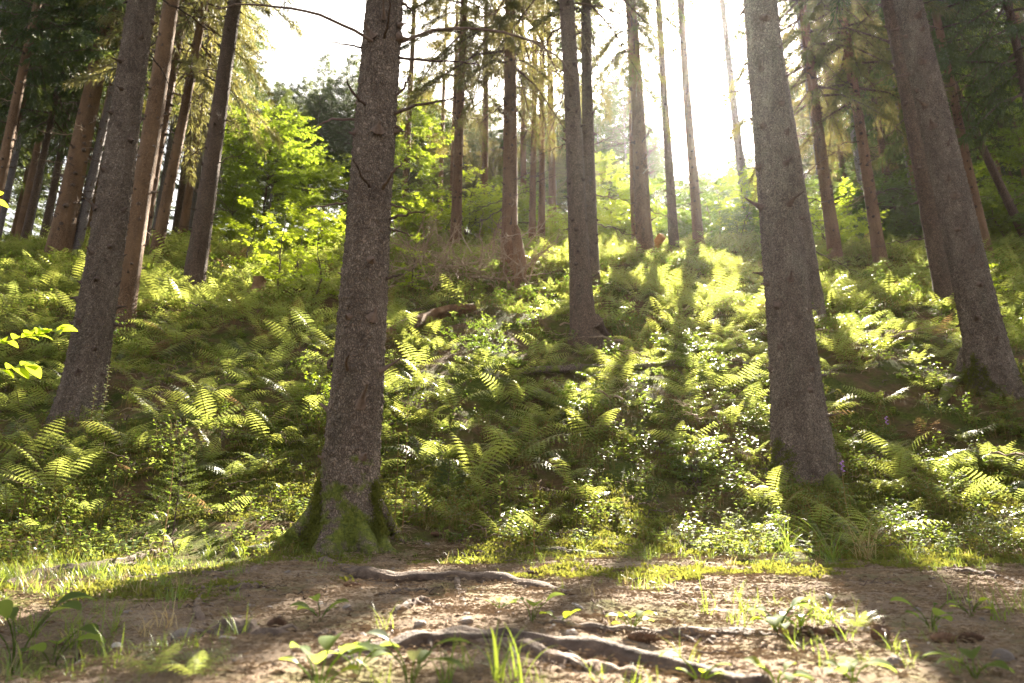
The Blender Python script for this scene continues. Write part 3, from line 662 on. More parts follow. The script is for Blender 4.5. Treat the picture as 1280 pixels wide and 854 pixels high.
# ------------------------------------------------------------------ broadleaf saplings and shrubs
def leaf_quads(P, D, Nn, l, w_):
    """folded rhombic leaves; P base, D along, Nn normal"""
    S = np.cross(D, Nn); S /= np.linalg.norm(S, axis=1)[:, None] + 1e-9
    Nn = np.cross(S, D); l = l[:, None]; w_ = w_[:, None]
    V = np.stack([P, P + D * l * .45 + S * w_ - Nn * w_ * .25, P + D * l - Nn * l * .15, P + D * l * .45 - S * w_ - Nn * w_ * .25], 1)
    i = np.arange(len(P))[:, None] * 4
    return V.reshape(-1, 3), np.concatenate([i + [0, 2, 1], i + [0, 3, 2]])
def sapling(seed, Ht, Rm, mat, nb=60, leaf=.07, lean=0, shape='cone', stems=1):
    r = RS(seed); wood = MB(); lv = MB()
    for s in range(stems):
        off = r.uniform(-.5, .5, 2) * (stems > 1) * Rm * .9; n = 14; t_ = np.linspace(0, 1, n)
        h = Ht * (1 if s == 0 else r.uniform(.6, .95))
        P = np.stack([off[0] * t_ * 1.2 + .06 * np.cumsum(r.randn(n)) / 3, off[1] * t_ * 1.2 + .06 * np.cumsum(r.randn(n)) / 3, t_ * h], -1); P[0] = (off[0] * .2, off[1] * .2, -.1)
        tube(wood, P, .012 * Ht ** .8 * (1 - .9 * t_), 6)
        for b in range(nb // stems):
            f = r.uniform(.10 if shape == 'cone' else .02, .99); base = np.array([np.interp(f, t_, P[:, q]) for q in range(3)])
            prof = (math.sin(math.pi * min(1, (1 - f) * .9 + .08)) ** .7 if shape == 'cone' else (1 - f) ** .35 * .9)
            Lb = Rm * prof * r.uniform(.55, 1.15) + .12; a = r.uniform(0, 6.28); upa = r.uniform(.05, .55) + .4 * f
            m_ = 7; q = np.linspace(0, 1, m_)
            Q = base + np.stack([math.cos(a) * Lb * q, math.sin(a) * Lb * q, Lb * (upa * q - .25 * q ** 2)], -1) + r.randn(m_, 3) * .02
            Q[0] = base; tube(wood, Q[::2], .004 * Ht ** .5 * np.array([1, .7, .5, .2]), 3, cap=False)
            nt_ = int(Lb / .10) + 3
            for k in range(nt_):
                u = r.uniform(.2, 1); c0 = np.array([np.interp(u, q, Q[:, z]) for z in range(3)])
                ang = a + r.choice([-1, 1]) * r.uniform(.3, 1.2); tl = r.uniform(.15, .42) * min(1, Lb)
                nl = int(tl / (leaf * .42)) + 3; s_ = np.linspace(.1, 1, nl)
                Dt = np.array([math.cos(ang), math.sin(ang), r.uniform(-.15, .3)])
                PP = c0 + Dt * (tl * s_)[:, None] + r.randn(nl, 3) * .01
                sd = np.where(np.arange(nl) % 2, 1, -1) * .8
                DD = np.stack([np.cos(ang + sd), np.sin(ang + sd), r.uniform(-.5, .1, nl)], -1) + r.randn(nl, 3) * .15
                DD /= np.linalg.norm(DD, axis=1)[:, None]
                NN = np.array([0, 0, 1.]) + r.randn(nl, 3) * .35
                V, F = leaf_quads(PP, DD, NN, leaf * r.uniform(.7, 1.2, nl), leaf * .32 * r.uniform(.8, 1.2, nl)); lv.add(V, F)
    return wood.mesh('stem', M['twig']), lv.mesh('foliage', mat, False)
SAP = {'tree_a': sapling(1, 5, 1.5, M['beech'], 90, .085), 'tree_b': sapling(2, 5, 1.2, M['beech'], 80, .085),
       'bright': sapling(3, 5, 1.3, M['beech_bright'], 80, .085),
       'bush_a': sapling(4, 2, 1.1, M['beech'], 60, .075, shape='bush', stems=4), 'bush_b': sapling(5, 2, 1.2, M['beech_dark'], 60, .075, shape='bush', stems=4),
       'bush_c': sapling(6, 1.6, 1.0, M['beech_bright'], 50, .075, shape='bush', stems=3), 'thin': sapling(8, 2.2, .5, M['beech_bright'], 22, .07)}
def place_sap(key, px, row_top, Y, label, name='beech_sapling', cat='young tree', base=5., rz=0, group=None, wide=1., yb=None):
    if yb is not None: g = gnd(px, yb, Y0=4)
    else: g = None
    if g is None: p = at(px, 250, Y); g = Vector((p.x, Y, Hf(p.x, Y)))
    h = at(px, row_top, g.y).z - g.z; s = max(h, .3) / base
    rt = thing(name, label, cat, g, (0, 0, rz), group)
    ob('stem', SAP[key][0], rt, scale=(s * wide, s * wide, s)); ob('foliage', SAP[key][1], rt, scale=(s * wide, s * wide, s)); return rt
place_sap('tree_a', 333, 150, 24, 'bright yellow-green young beech, the tallest of the sunlit saplings at left centre', wide=1.25)
place_sap('tree_b', 418, 205, 24, 'green sapling between the tallest young beech and the mossy-footed spruce', rz=2, wide=1.2)
place_sap('tree_b', 512, 128, 27, 'tall hazy green birch-like sapling just right of the mossy-footed spruce', rz=1, wide=.95)
place_sap('tree_a', 292, 225, 22, 'low green sapling at the left foot of the tallest young beech', rz=3)
place_sap('tree_b', 375, 245, 21, 'small green sapling at the right foot of the tallest young beech', rz=4, wide=1.2)
G2 = 'bushes along the crest of the slope'
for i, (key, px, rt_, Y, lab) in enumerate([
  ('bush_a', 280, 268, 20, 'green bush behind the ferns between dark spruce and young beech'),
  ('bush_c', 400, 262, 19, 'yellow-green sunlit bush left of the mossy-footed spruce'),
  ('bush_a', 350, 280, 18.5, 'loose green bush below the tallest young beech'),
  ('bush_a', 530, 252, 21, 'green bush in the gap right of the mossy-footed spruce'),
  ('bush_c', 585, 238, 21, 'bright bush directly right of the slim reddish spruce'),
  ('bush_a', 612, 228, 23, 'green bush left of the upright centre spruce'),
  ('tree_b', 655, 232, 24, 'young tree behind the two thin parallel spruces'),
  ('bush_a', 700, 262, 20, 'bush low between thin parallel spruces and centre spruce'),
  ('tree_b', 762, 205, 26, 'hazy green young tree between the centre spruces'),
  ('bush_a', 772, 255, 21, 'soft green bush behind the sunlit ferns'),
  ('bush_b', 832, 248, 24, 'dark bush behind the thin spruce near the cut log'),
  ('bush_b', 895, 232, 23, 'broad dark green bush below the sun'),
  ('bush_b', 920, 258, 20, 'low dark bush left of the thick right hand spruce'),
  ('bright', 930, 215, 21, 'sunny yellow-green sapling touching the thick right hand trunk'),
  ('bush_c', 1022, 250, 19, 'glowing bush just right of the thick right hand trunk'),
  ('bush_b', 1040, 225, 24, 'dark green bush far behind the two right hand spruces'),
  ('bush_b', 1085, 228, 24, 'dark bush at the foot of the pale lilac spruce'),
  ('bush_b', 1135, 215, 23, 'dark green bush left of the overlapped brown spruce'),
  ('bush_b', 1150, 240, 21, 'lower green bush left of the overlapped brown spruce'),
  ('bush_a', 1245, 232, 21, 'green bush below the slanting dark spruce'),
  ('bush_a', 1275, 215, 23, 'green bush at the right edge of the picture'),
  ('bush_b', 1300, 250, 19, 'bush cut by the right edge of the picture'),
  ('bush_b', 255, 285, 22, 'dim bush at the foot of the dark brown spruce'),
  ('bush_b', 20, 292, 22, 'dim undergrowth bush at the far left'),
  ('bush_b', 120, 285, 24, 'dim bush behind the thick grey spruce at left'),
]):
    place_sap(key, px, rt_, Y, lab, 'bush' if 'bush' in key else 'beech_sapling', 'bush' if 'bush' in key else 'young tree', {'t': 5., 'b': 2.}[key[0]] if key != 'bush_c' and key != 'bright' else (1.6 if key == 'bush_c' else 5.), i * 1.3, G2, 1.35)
# tall foliage at the upper right
for i, (px, row, Y, lab) in enumerate(((1215, 90, 22, 'leafy broadleaf tree showing green between the right hand spruces'), (1268, 30, 23, 'leafy broadleaf tree at the upper right edge'), (1290, 130, 20, 'broadleaf tree mostly outside the right edge'))):
    place_sap('tree_a', px, row, Y, lab, 'broadleaf_tree', 'tree', 5., i * 2.1, None, .62)
# thin saplings on the slope
for i, (px, yb, top, lab) in enumerate(((310, 345, 255, 'slim sunlit sapling right of the dark brown spruce'), (345, 372, 262, 'slender sapling with yellow-green leaves on the left slope'), (395, 380, 275, 'thin sapling just left of the mossy-footed spruce trunk'), (372, 345, 268, 'spindly bright sapling among the left slope ferns'), (515, 372, 300, 'thin leafy sapling right of the mossy-footed spruce'), (1245, 400, 330, 'small leafy sapling at the right edge behind the leaning spruce'))):
    place_sap('thin', px, top, 15, lab, 'sapling', 'young tree', 2.2, i * 1.9, None, 1.2, yb)

# ------------------------------------------------------------------ ferns
def frond(seed, L=.62, pairs=14, half=.125, sub=9, arch=.95):
    r = RS(seed); n = 16; t_ = np.linspace(0, 1, n)
    e = R(66) - arch * R(76) * t_ ** 1.0 - R(8) * r.rand(); ds = L / (n - 1)
    x = np.concatenate([[0], np.cumsum(np.cos(e[:-1]) * ds)]); z = np.concatenate([[0], np.cumsum(np.sin(e[:-1]) * ds)])
    y = .05 * L * np.sin(t_ * 2 + r.rand() * 6) * t_
    P = np.stack([x, y, z], -1); mb = MB(); tube(mb, P, .0028 * (1 - .8 * t_), 3, mi=1, cap=False)
    T_ = np.gradient(P, axis=0); T_ /= np.linalg.norm(T_, axis=1)[:, None]
    for k in range(pairs):
        f = .16 + .83 * k / (pairs - 1); g = (f - .16) / .83
        wd = half * (math.sin(math.pi * (g * .80 + .19)) ** .8) * (1 - .25 * g) + .006
        b = np.array([np.interp(f, t_, P[:, q]) for q in range(3)]); tn = np.array([np.interp(f, t_, T_[:, q]) for q in range(3)])
        for s in (-1, 1):
            sd = np.array([0, s, 0]) + tn * .38 + np.array([0, 0, -.10 - .25 * r.rand()]); sd /= np.linalg.norm(sd)
            l = wd * r.uniform(.88, 1.1); up_ = np.cross(tn, sd) * s; up_ /= np.linalg.norm(up_)
            if sub:
                u = np.linspace(.08, .96, sub); droop = -.18 * l * u ** 2
                for s2 in (-1, 1):
                    along = np.cross(up_, sd); along /= np.linalg.norm(along)
                    pw = (l * .105) * (1 - u) ** .6 + .0015
                    b0 = b + sd * (l * u)[:, None] + np.outer(droop, [0, 0, 1]); st = l / sub * .52
                    tip = b0 + along * (s2 * pw)[:, None] + sd * (pw * .45)[:, None] + r.randn(sub, 3) * .001
                    V = np.stack([b0 - sd * st, tip - sd * st * .35, tip + sd * st * .5, b0 + sd * st * .9], 1).reshape(-1, 3)
                    i = np.arange(sub)[:, None] * 4; mb.add(V, i + [0, 1, 2, 3])
            else:
                w_ = l * .10 + .004; along = np.cross(up_, sd); m0 = b + sd * l * .4; tip = b + sd * l + np.array([0, 0, -.18 * l])
                mb.add([b, m0 + along * w_, tip, m0 - along * w_], [[0, 1, 2], [0, 2, 3]])
    return mb
FR = [frond(k, sub=9, arch=(.8, 1.0, 1.2, 1.35, .6, 1.1)[k]).mesh('frond', [M['fern'], M['fern_stalk']], False) for k in range(6)]
FRP = []
def fern_plant(seed, nf, sub, pairs, mat):
    r = RS(seed); mb = MB()
    for i in range(nf):
        f = frond(seed * 10 + i, sub=sub, pairs=pairs, arch=r.uniform(.7, 1.35)); V = np.concatenate(f.v); s = r.uniform(.7, 1.1)
        a = i * 6.283 / nf + r.uniform(-.4, .4); tw = r.uniform(-.5, .5); ca, sa = math.cos(a), math.sin(a)
        V = V * s; y2 = V[:, 1] * math.cos(tw) - V[:, 2] * math.sin(tw) * .3; V = np.stack([V[:, 0] * ca - y2 * sa, V[:, 0] * sa + y2 * ca, V[:, 2]], -1)
        n0 = mb.n; mb.v.append(V); mb.f += [q + n0 for q in f.f]; mb.m += f.m; mb.n += len(V)
    return mb.mesh('fern', [mat, M['fern_stalk']], False)
FP_mid = [fern_plant(50 + k, 7, 5, 12, M['fern']) for k in range(4)]
FP_far = [fern_plant(60 + k, 8, 0, 11, M['fern']) for k in range(3)]
def landmark(px, py):
    if py > 560:
        if px < 380: return 'low on the bank left of the mossy-footed spruce'
        if px < 620: return 'low on the bank just right of the mossy-footed spruce'
        if px < 930: return 'low on the bank before the thick right hand spruce'
        if px < 1090: return 'around the foot of the thick right hand spruce'
        return 'low on the shaded bank at the right'
    if py > 450:
        if px < 180: return 'around the foot of the thick grey spruce at left'
        if px < 300: return 'mid slope just right of the thick grey spruce at left'
        if px < 420: return 'mid slope just left of the mossy-footed trunk'
        if px < 560: return 'mid slope just right of the mossy-footed trunk'
        if px < 680: return 'mid slope below the rotting log'
        if px < 800: return 'mid slope below the flared centre spruce'
        if px < 940: return 'mid slope just left of the thick right hand spruce'
        if px < 1180: return 'mid slope between the two thick right hand spruces'
        return 'beside the foot of the leaning right hand spruce'
    if px < 60: return 'high on the slope at the left edge'
    if px < 150: return 'high on the slope by the thick grey spruce'
    if px < 230: return 'high on the slope left of the dark brown spruce'
    if px < 440: return 'high on the slope below the dark brown spruce'
    if px < 580: return 'high on the slope by the rotting log'
    if px < 720: return 'high on the slope just left of the flared centre spruce'
    if px < 840: return 'in the sunny patch just right of the centre spruce'
    if px < 950: return 'in the sunny patch just left of the thick right hand spruce'
    if px < 1120: return 'high on the slope just right of the thick right hand spruce'
    return 'high on the slope behind the leaning right hand spruce'
r = RS(11); cand = []
def sample(n, x0, x1, y0, y1):
    return np.stack([r.uniform(x0, x1, n), r.uniform(y0, y1, n)], -1)
pts = []
for Yc in np.arange(4.9, 21.5, .25):
    halfw = Yc * .78 + 1.2; n = int(2 * halfw / (.26 + .008 * Yc))
    xs = np.linspace(-halfw, halfw, n) + r.uniform(-.2, .2, n); ys = Yc + r.uniform(-.19, .19, n)
    pts += list(zip(xs, ys))
for x, y in pts:
    z = Hf(x, y); px, py, dc = proj((x, y, z))
    if pathmask(x, y) > -0.55: continue
    dn = float(fbm(x * .8, y * .8 + 9, o=2))
    keep = .92
    if y < 6.6 and 500 < px < 830: keep = .22
    elif y < 5.6: keep = .35
    if y < 6.4 and 330 < px < 520: keep = 0.03
    if 560 < px < 720 and 400 < py < 455: keep = .35
    if 690 < px < 790 and 425 < py < 470: keep = .1
    if 950 < px < 1050 and 585 < py < 625: keep = .3
    if 505 < px < 675 and 335 < py < 425: keep = .12
    if dn < -.4: keep *= .45
    if r.rand() > keep: continue
    if any(abs(x - q[1].x) < q[2] * 1.2 + .03 and abs(y - q[1].y) < q[2] * 1.2 + .05 for q in T): continue
    s = r.uniform(.4, 1.0) * (1 + .3 * dn) * (.78 if y < 6.3 else 1) * (1 if y < 12 else 1.15)
    cand.append((s / dc * (1 if -60 < px < 1340 else .05), x, y, z, s, px, py))
cand.sort(reverse=True)
near, rest = cand[:300], cand[300:]
for k, (_, x, y, z, s, px, py) in enumerate(near):
    where = landmark(px, py); sz = 'large' if s > .82 else ('small' if s < .6 else 'green')
    rt = thing('fern', '%s arching fern %s' % (sz, where), 'fern', (x, y, z - .02), (r.uniform(-.12, .3) - .1, r.uniform(-.15, .15), r.uniform(0, 6.28)), 'ferns ' + where, s)
    nf = r.randint(5, 9)
    for i in range(nf):
        ob('frond', FR[r.randint(6)], rt, (0, 0, 0), (r.uniform(-.45, .45), r.uniform(-.2, .15), i * 6.283 / nf + r.uniform(-.4, .4)), float(r.uniform(.7, 1.12)))
A = np.array([c[1:5] for c in rest])
mid = A[A[:, 1] < 10.5]; far = A[A[:, 1] >= 10.5]
def rots(n, tilt=.2): return np.stack([r.uniform(-tilt, tilt, n), r.uniform(-tilt, tilt, n), r.uniform(0, 6.28, n)], -1)
fm = FP_mid + FP_far
allp = np.concatenate([mid, far]); ii = np.concatenate([r.randint(0, 4, len(mid)), r.randint(4, 7, len(far))])
scatter('ferns', fm, allp[:, :3], rots(len(allp)), allp[:, 3], ii, 'carpet of green ferns covering the rest of the slope', 'ferns')

def shrub_mesh(seed, mat, Ht=1, Rm=.5, nb=26, leaf=.06):
    a, b = sapling(seed, Ht, Rm, mat, nb, leaf, shape='bush', stems=4)
    mb = MB()
    for me, mi in ((a, 1), (b, 0)):
        V = np.zeros(len(me.vertices) * 3, np.float32); me.vertices.foreach_get('co', V)
        for nvt in (3, 4):
            F = [p_.vertices[:] for p_ in me.polygons if len(p_.vertices) == nvt]
            if F: mb.add(V.reshape(-1, 3), F, mi)
        bpy.data.meshes.remove(me)
    return mb.mesh('low_shrub', [mat, M['twig']], False)
SHR = [shrub_mesh(201, M['beech_dark'], leaf=.05), shrub_mesh(202, M['herb'], 1, .45, 24, .05), shrub_mesh(203, M['beech'], 1.1, .45, 22, .055), shrub_mesh(204, M['beech_dark'], .8, .6, 24, .04)]
for k in range(72):
    Y = 6.2 + 13.5 * r.rand() ** 1.2; x = r.uniform(-1, 1) * (Y * .74 + .5); z = Hf(x, Y); px, py, dc = proj((x, Y, z))
    if any(abs(x - q[1].x) < q[2] * 1.5 + .1 and abs(Y - q[1].y) < q[2] + .25 for q in T): continue
    if 505 < px < 680 and 320 < py < 420: continue
    where = landmark(px, py); v = r.randint(4); hgt = r.uniform(.3, .75) * (.7 if Y < 8 else 1)
    o = ob('low_shrub', SHR[v], loc=(x, Y, z - .02), rot=(0, 0, r.uniform(0, 6.28)), scale=hgt)
    tag(o, '%s leafy shrub %s' % (('dark', 'soft green', 'light green', 'small-leaved')[v], where), 'shrub', 'low shrubs ' + where)
for k in range(34):
    Y = 6.5 + 11 * r.rand(); x = r.uniform(-1, 1) * Y * .7; z = Hf(x, Y); px, py, dc = proj((x, Y, z))
    o = ob('dead_branch', (BRP + BR)[r.randint(12)], loc=(x, Y, z + r.uniform(.08, .22)), rot=(r.uniform(-.6, .6), r.uniform(-.35, .35), r.uniform(0, 6.28)), scale=float(r.uniform(.45, .95)))
    tag(o, 'dry fallen branch lying %s' % landmark(px, py), 'branch', 'dry branches ' + landmark(px, py))

# MOSSHERE
# ------------------------------------------------------------------ small cover: moss, herbs, grass, needles
def on_ground(n, x0, x1, y0, y1, test=None, rr_=r):
    x = rr_.uniform(x0, x1, n); y = rr_.uniform(y0, y1, n)
    if test is not None: k = test(x, y); x, y = x[k], y[k]
    return np.stack([x, y, H(x, y)], -1)
def tuft(seed, nbl, L, w_, spread, mat, seg=5, bend=.9):
    r = RS(seed); mb = MB()
    for b in range(nbl):
        a = r.uniform(0, 6.28); l = L * r.uniform(.45, 1.1); e0 = R(88) - spread * r.rand(); bn = bend * r.uniform(.3, 1.3)
        t_ = np.linspace(0, 1, seg + 1); e = e0 - bn * t_ ** 1.3 * 1.4; ds = l / seg
        h = np.concatenate([[0], np.cumsum(np.cos(e[:-1]) * ds)]); z = np.concatenate([[0], np.cumsum(np.sin(e[:-1]) * ds)])
        o0 = r.randn(2) * .012 * (1 + spread); c = np.stack([o0[0] + h * math.cos(a), o0[1] + h * math.sin(a), z], -1)
        sd = np.array([-math.sin(a), math.cos(a), 0]) + r.randn(3) * .2; ww = w_ * r.uniform(.7, 1.2) * (1 - t_ ** 2 * .95)
        V = np.concatenate([c + sd * ww[:, None], c - sd * ww[:, None]]); k = np.arange(seg)
        mb.add(V, np.stack([k, k + 1, k + seg + 2, k + seg + 1], -1))
    return mb.mesh('blades', mat)
TUF = [tuft(1, 16, .16, .0020, .7, M['grass']), tuft(2, 12, .22, .0022, .6, M['grass']), tuft(3, 34, .36, .0022, .9, M['grass'], 7, 1.1), tuft(4, 20, .20, .0022, 1.1, M['straw'], 6, 1.3), tuft(5, 9, .12, .0028, .5, M['grass']), tuft(6, 14, .30, .0045, .5, M['grass'], 6, .7)]
def moss_tuft(seed):
    r = RS(seed); mb = MB(); n = 16
    P0 = np.stack([r.randn(n) * .018, r.randn(n) * .018, r.rand(n) * .004], -1)
    D = np.stack([r.randn(n) * .5, r.randn(n) * .5, np.ones(n)], -1); D /= np.linalg.norm(D, axis=1)[:, None]
    V, F = spray_tris(r, P0, D, n, .022, .0045, .1); mb.add(V, F); return mb.mesh('moss_tuft', M['moss'], False)
MT = [moss_tuft(k) for k in range(4)]
def mossy(x, y):
    pm = pathmask(x, y); n = fbm(x * 1.6, y * 1.6 + 2, o=3)
    return ((pm < .12) & (n > -.25)) | ((pm < .9) & (n > .45))
def moss_on(parts, n, zmax, root, seed, dens=-.05):
    r = RS(seed); P = []; Q = []
    for o in parts:
        me = o.data; V = np.zeros(len(me.vertices) * 3, np.float32); me.vertices.foreach_get('co', V); V = V.reshape(-1, 3)
        Nn = np.zeros(len(me.vertices) * 3, np.float32); me.vertices.foreach_get('normal', Nn); Nn = Nn.reshape(-1, 3)
        k = (V[:, 2] < zmax) & (V[:, 2] > -.3); k &= fbm(V[:, 0] * 5, V[:, 1] * 5, V[:, 2] * 3.2, o=3) - np.clip(V[:, 2] - zmax * .3, 0, 9) * 4.0 + .35 * Nn[:, 2] > dens
        P.append(V[k]); Q.append(Nn[k])
    P = np.concatenate(P); Q = np.concatenate(Q); i = r.randint(0, len(P), n); P = P[i] + r.randn(n, 3) * .006; Q = Q[i] + [0, 0, .35]; Q /= np.linalg.norm(Q, axis=1)[:, None]
    th = np.arccos(np.clip(Q[:, 2], -1, 1)); ph = np.arctan2(Q[:, 1], Q[:, 0])
    o = scatter('moss_cover', MT, P, np.stack([0 * th, th, ph], -1), r.uniform(.5, 1.0, n), r.randint(0, 4, n), None, None); o.parent = root
for q, n, zm, sd in ((TM, 7000, .62, 1), (TF, 1500, .4, 2), (TR, 900, .25, 3)):
    moss_on([c for c in q[0].children if c.name.split('.')[0] in ('trunk', 'root')], n, zm, q[0], sd, -.0 if q is TM else .15)
p = on_ground(30000, -4.2, 4.4, 3.0, 7.0, mossy)
scatter('moss', MT, p, rots(len(p), .3), r.uniform(.6, 1.5, len(p)) * 1.05, r.randint(0, 4, len(p)), 'cushions of yellow-green moss along the foot of the bank', 'moss')
# moss on the roots and foot of the big spruce: low mounds
def herb(seed, n, hgt, leaf, mat, wid=.42):
    r = RS(seed); mb = MB()
    for s in range(n):
        a = r.uniform(0, 6.28); l = hgt * r.uniform(.5, 1); o0 = np.array([*(r.randn(2) * hgt * .25), 0])
        Pp = smooth_path([o0, o0 + np.array([math.cos(a) * l * .1, math.sin(a) * l * .1, l * .6]), o0 + np.array([math.cos(a) * l * .35, math.sin(a) * l * .35, l])], 6)
        tube(mb, Pp, .0013, 3, mi=1, cap=False); k = 7
        u = r.uniform(.35, 1, k); c = np.stack([np.interp(u, np.linspace(0, 1, 6), Pp[:, q]) for q in range(3)], -1)
        an = r.uniform(0, 6.28, k); D = np.stack([np.cos(an), np.sin(an), r.uniform(-.2, .5, k)], -1); D /= np.linalg.norm(D, axis=1)[:, None]
        V, F = leaf_quads(c, D, np.array([0, 0, 1.]) + r.randn(k, 3) * .3, leaf * r.uniform(.6, 1.2, k), leaf * wid * r.uniform(.8, 1.1, k)); mb.add(V, F)
    return mb.mesh('herb', [mat, M['fern_stalk']], False)
HB = [herb(1, 7, .16, .035, M['herb']), herb(2, 9, .22, .03, M['herb']), herb(3, 6, .12, .045, M['herb']), herb(4, 12, .3, .028, M['beech_dark']), herb(5, 8, .14, .02, M['moss'])]
p = np.concatenate([on_ground(1500, -6, 6, 4.2, 7.5, lambda x, y: (pathmask(x, y) < -.15)), on_ground(5500, -15, 15, 6.2, 20, lambda x, y: (np.abs(x) < y * .8 + 1))])
scatter('low_herbs', HB, p, rots(len(p), .15), r.uniform(.6, 1.4, len(p)) * np.clip(p[:, 1] / 9, .75, 1.5), r.randint(0, 5, len(p)), 'low leafy herbs and bilberry between the ferns', 'herbs')
def grassy(x, y):
    n = fbm(x * 1.2 + 7, y * 1.2, o=3); pm = pathmask(x, y)
    return ((pm < .25) & (pm > -1.6) & (n > .0)) | ((pm > 0) & (n > .62)) | ((x < -.55 * y + .1) & (n > -.3))
p = np.concatenate([on_ground(3600, -5, 5, 1.6, 6.4, grassy), on_ground(1300, -3.6, -.5, 1.7, 4.6, lambda x, y: (x < -.36 * y + .05) & (fbm(x * 3, y * 3) > -.35))])
scatter('grass', [TUF[0], TUF[4], TUF[1]], p, rots(len(p), .2), r.uniform(.25, .7, len(p)), r.randint(0, 3, len(p)), 'thin scattered grass along the edge of the path', 'grass')
TWL = [branch_variant(90 + k, .35, 3, .006) for k in range(4)]
for k, b in enumerate(TWL): b.materials[0] = M['twig' if k % 2 else 'litter']
def needle_patch(seed):
    r = RS(seed); mb = MB(); n = 14
    P0 = np.stack([r.uniform(-.06, .06, n), r.uniform(-.06, .06, n), r.uniform(.001, .005, n)], -1); a = r.uniform(0, 6.28, n)
    D = np.stack([np.cos(a), np.sin(a), r.uniform(-.05, .12, n)], -1); V, F = spray_tris(r, P0, D, n, .02, .0012, 0); mb.add(V, F); return mb.mesh('needles', M['litter'], False)
NP = [needle_patch(k) for k in range(4)]
p = on_ground(17000, -4, 4, 1.3, 5.6, lambda x, y: pathmask(x, y) > -.5)
scatter('needle_litter', NP, p + [0, 0, .007], rots(len(p), .05), r.uniform(.8, 1.5, len(p)), r.randint(0, 4, len(p)), 'brown spruce needles strewn over the path', 'needles')
p = on_ground(9000, -13, 13, 4.6, 17, lambda x, y: (pathmask(x, y) < -.2) & (np.abs(x) < y * .8))
scatter('twig_litter', TWL, p + [0, 0, .02], rots(len(p), .5), r.uniform(.25, 1.1, len(p)), r.randint(0, 4, len(p)), 'small brown twigs, dead fronds and cone scraps under the ferns', 'litter')
def pebble(seed, mat, sub=2, sq=.6, rough=.25):
    import bmesh
    bm = bmesh.new(); bmesh.ops.create_icosphere(bm, subdivisions=sub, radius=1); r = RS(seed); s = r.uniform(.75, 1.3, 2)
    V = np.array([v.co[:] for v in bm.verts]); d = 1 + rough * fbm(V[:, 0] * .9 + seed, V[:, 1] * .9, V[:, 2] * .9, o=3)
    V = V * d[:, None] * [s[0], s[1], sq]
    q = np.percentile(V[:, 0], 88); V[:, 0] = np.where(V[:, 0] > q, q + (V[:, 0] - q) * .3, V[:, 0])
    for v, c in zip(bm.verts, V): v.co = c
    me = bpy.data.meshes.new('stone'); bm.to_mesh(me); bm.free(); me.materials.append(mat)
    for f in me.polygons: f.use_smooth = sub > 2
    return me
PB = [pebble(k, M['stone'], 1) for k in range(4)] + [pebble(9, M['stone_pale'], 1)]
p = on_ground(2200, -4, 4, 1.3, 4.6, lambda x, y: (pathmask(x, y) > 0) & (fbm(x * 2, y * 2, o=2) > -.2))
scatter('gravel', PB, p + [0, 0, .006], rots(len(p), .4), r.uniform(.05, 1, len(p)) ** 3 * .014 + .002, r.choice(5, len(p), p=[.24, .24, .24, .24, .04]), 'fine grit and crumbs of stone on the path', 'gravel')

# ------------------------------------------------------------------ roots crossing the path
def surf_root(label, pix, radii, seed, sink=.25, rough=.22, mat='root', n=50):
    pts = []; R_ = np.interp(np.linspace(0, 1, len(pix)), np.linspace(0, 1, len(radii)), radii)
    for (x, y), q in zip(pix, R_): g = gnd(x, y); pts.append(g + Vector((0, 0, q * (.15 - sink * 1.6) + .004)))
    P = smooth_path(pts, n); r = RS(seed); P[:, 2] += .012 * vnoise(np.arange(n) * .35 + seed, np.zeros(n)); b = P[n // 2].copy()
    mb = MB(); tube(mb, P - b, np.interp(np.linspace(0, 1, n), np.linspace(0, 1, len(radii)), radii), 22, rough * 1.5, seed, squash=.85)
    Rr = np.interp(np.linspace(0, 1, n), np.linspace(0, 1, len(radii)), radii)
    for q in range(int(2 + np.linalg.norm(P[-1] - P[0]) * 5)):
        i = r.randint(3, n - 3); d = P[i] - P[i - 2]; a = math.atan2(d[1], d[0]) + r.choice([-1, 1]) * r.uniform(.35, 1.3); l = r.uniform(.08, .38); m_ = 10; C_ = []; x, y = P[i][0], P[i][1]
        for t in range(m_):
            C_.append((x - b[0], y - b[1], Hf(x, y) + .004 - b[2] + (.3 * Rr[i] * (1 - t / 3) if t < 3 else 0) - .012 * (t / m_) + .008 * r.randn())); a += r.randn() * .22; x += math.cos(a) * l / m_; y += math.sin(a) * l / m_
        tube(mb, C_, max(.004, Rr[i] * r.uniform(.22, .5)) * np.linspace(1, .25, m_), 8, .25, seed + q)
    o = ob('root', mb.mesh('root', M[mat]), loc=b); tag(o, label, 'root', 'exposed tree roots on the path'); return o
surf_root('thick smooth root running right from the mossy-footed spruce', [(405, 706), (440, 717), (490, 727), (560, 727), (620, 728), (665, 735), (712, 745)], [.035, .04, .038, .034, .032, .03, .012], 1, .1)
surf_root('short root forking down off the thick smooth root', [(572, 702), (571, 722), (574, 742), (582, 760)], [.012, .015, .013, .006], 2, .4)
surf_root('thin root lying below the thick smooth one', [(470, 748), (505, 744), (535, 738)], [.008, .014, .006], 3)
surf_root('massive weathered root at the bottom of the picture', [(400, 835), (470, 818), (540, 812), (610, 808), (690, 815), (770, 830), (860, 848), (960, 870)], [.015, .028, .032, .036, .034, .036, .030, .02], 4, .05, .3)
surf_root('second ridge of the massive weathered root', [(560, 808), (640, 815), (720, 836), (800, 858)], [.01, .018, .024, .015], 5, .1, .3)
surf_root('long dark root crossing the middle of the sunlit path', [(665, 782), (730, 790), (800, 797), (870, 800), (950, 798), (1010, 800)], [.010, .016, .018, .022, .02, .008], 6, .15)
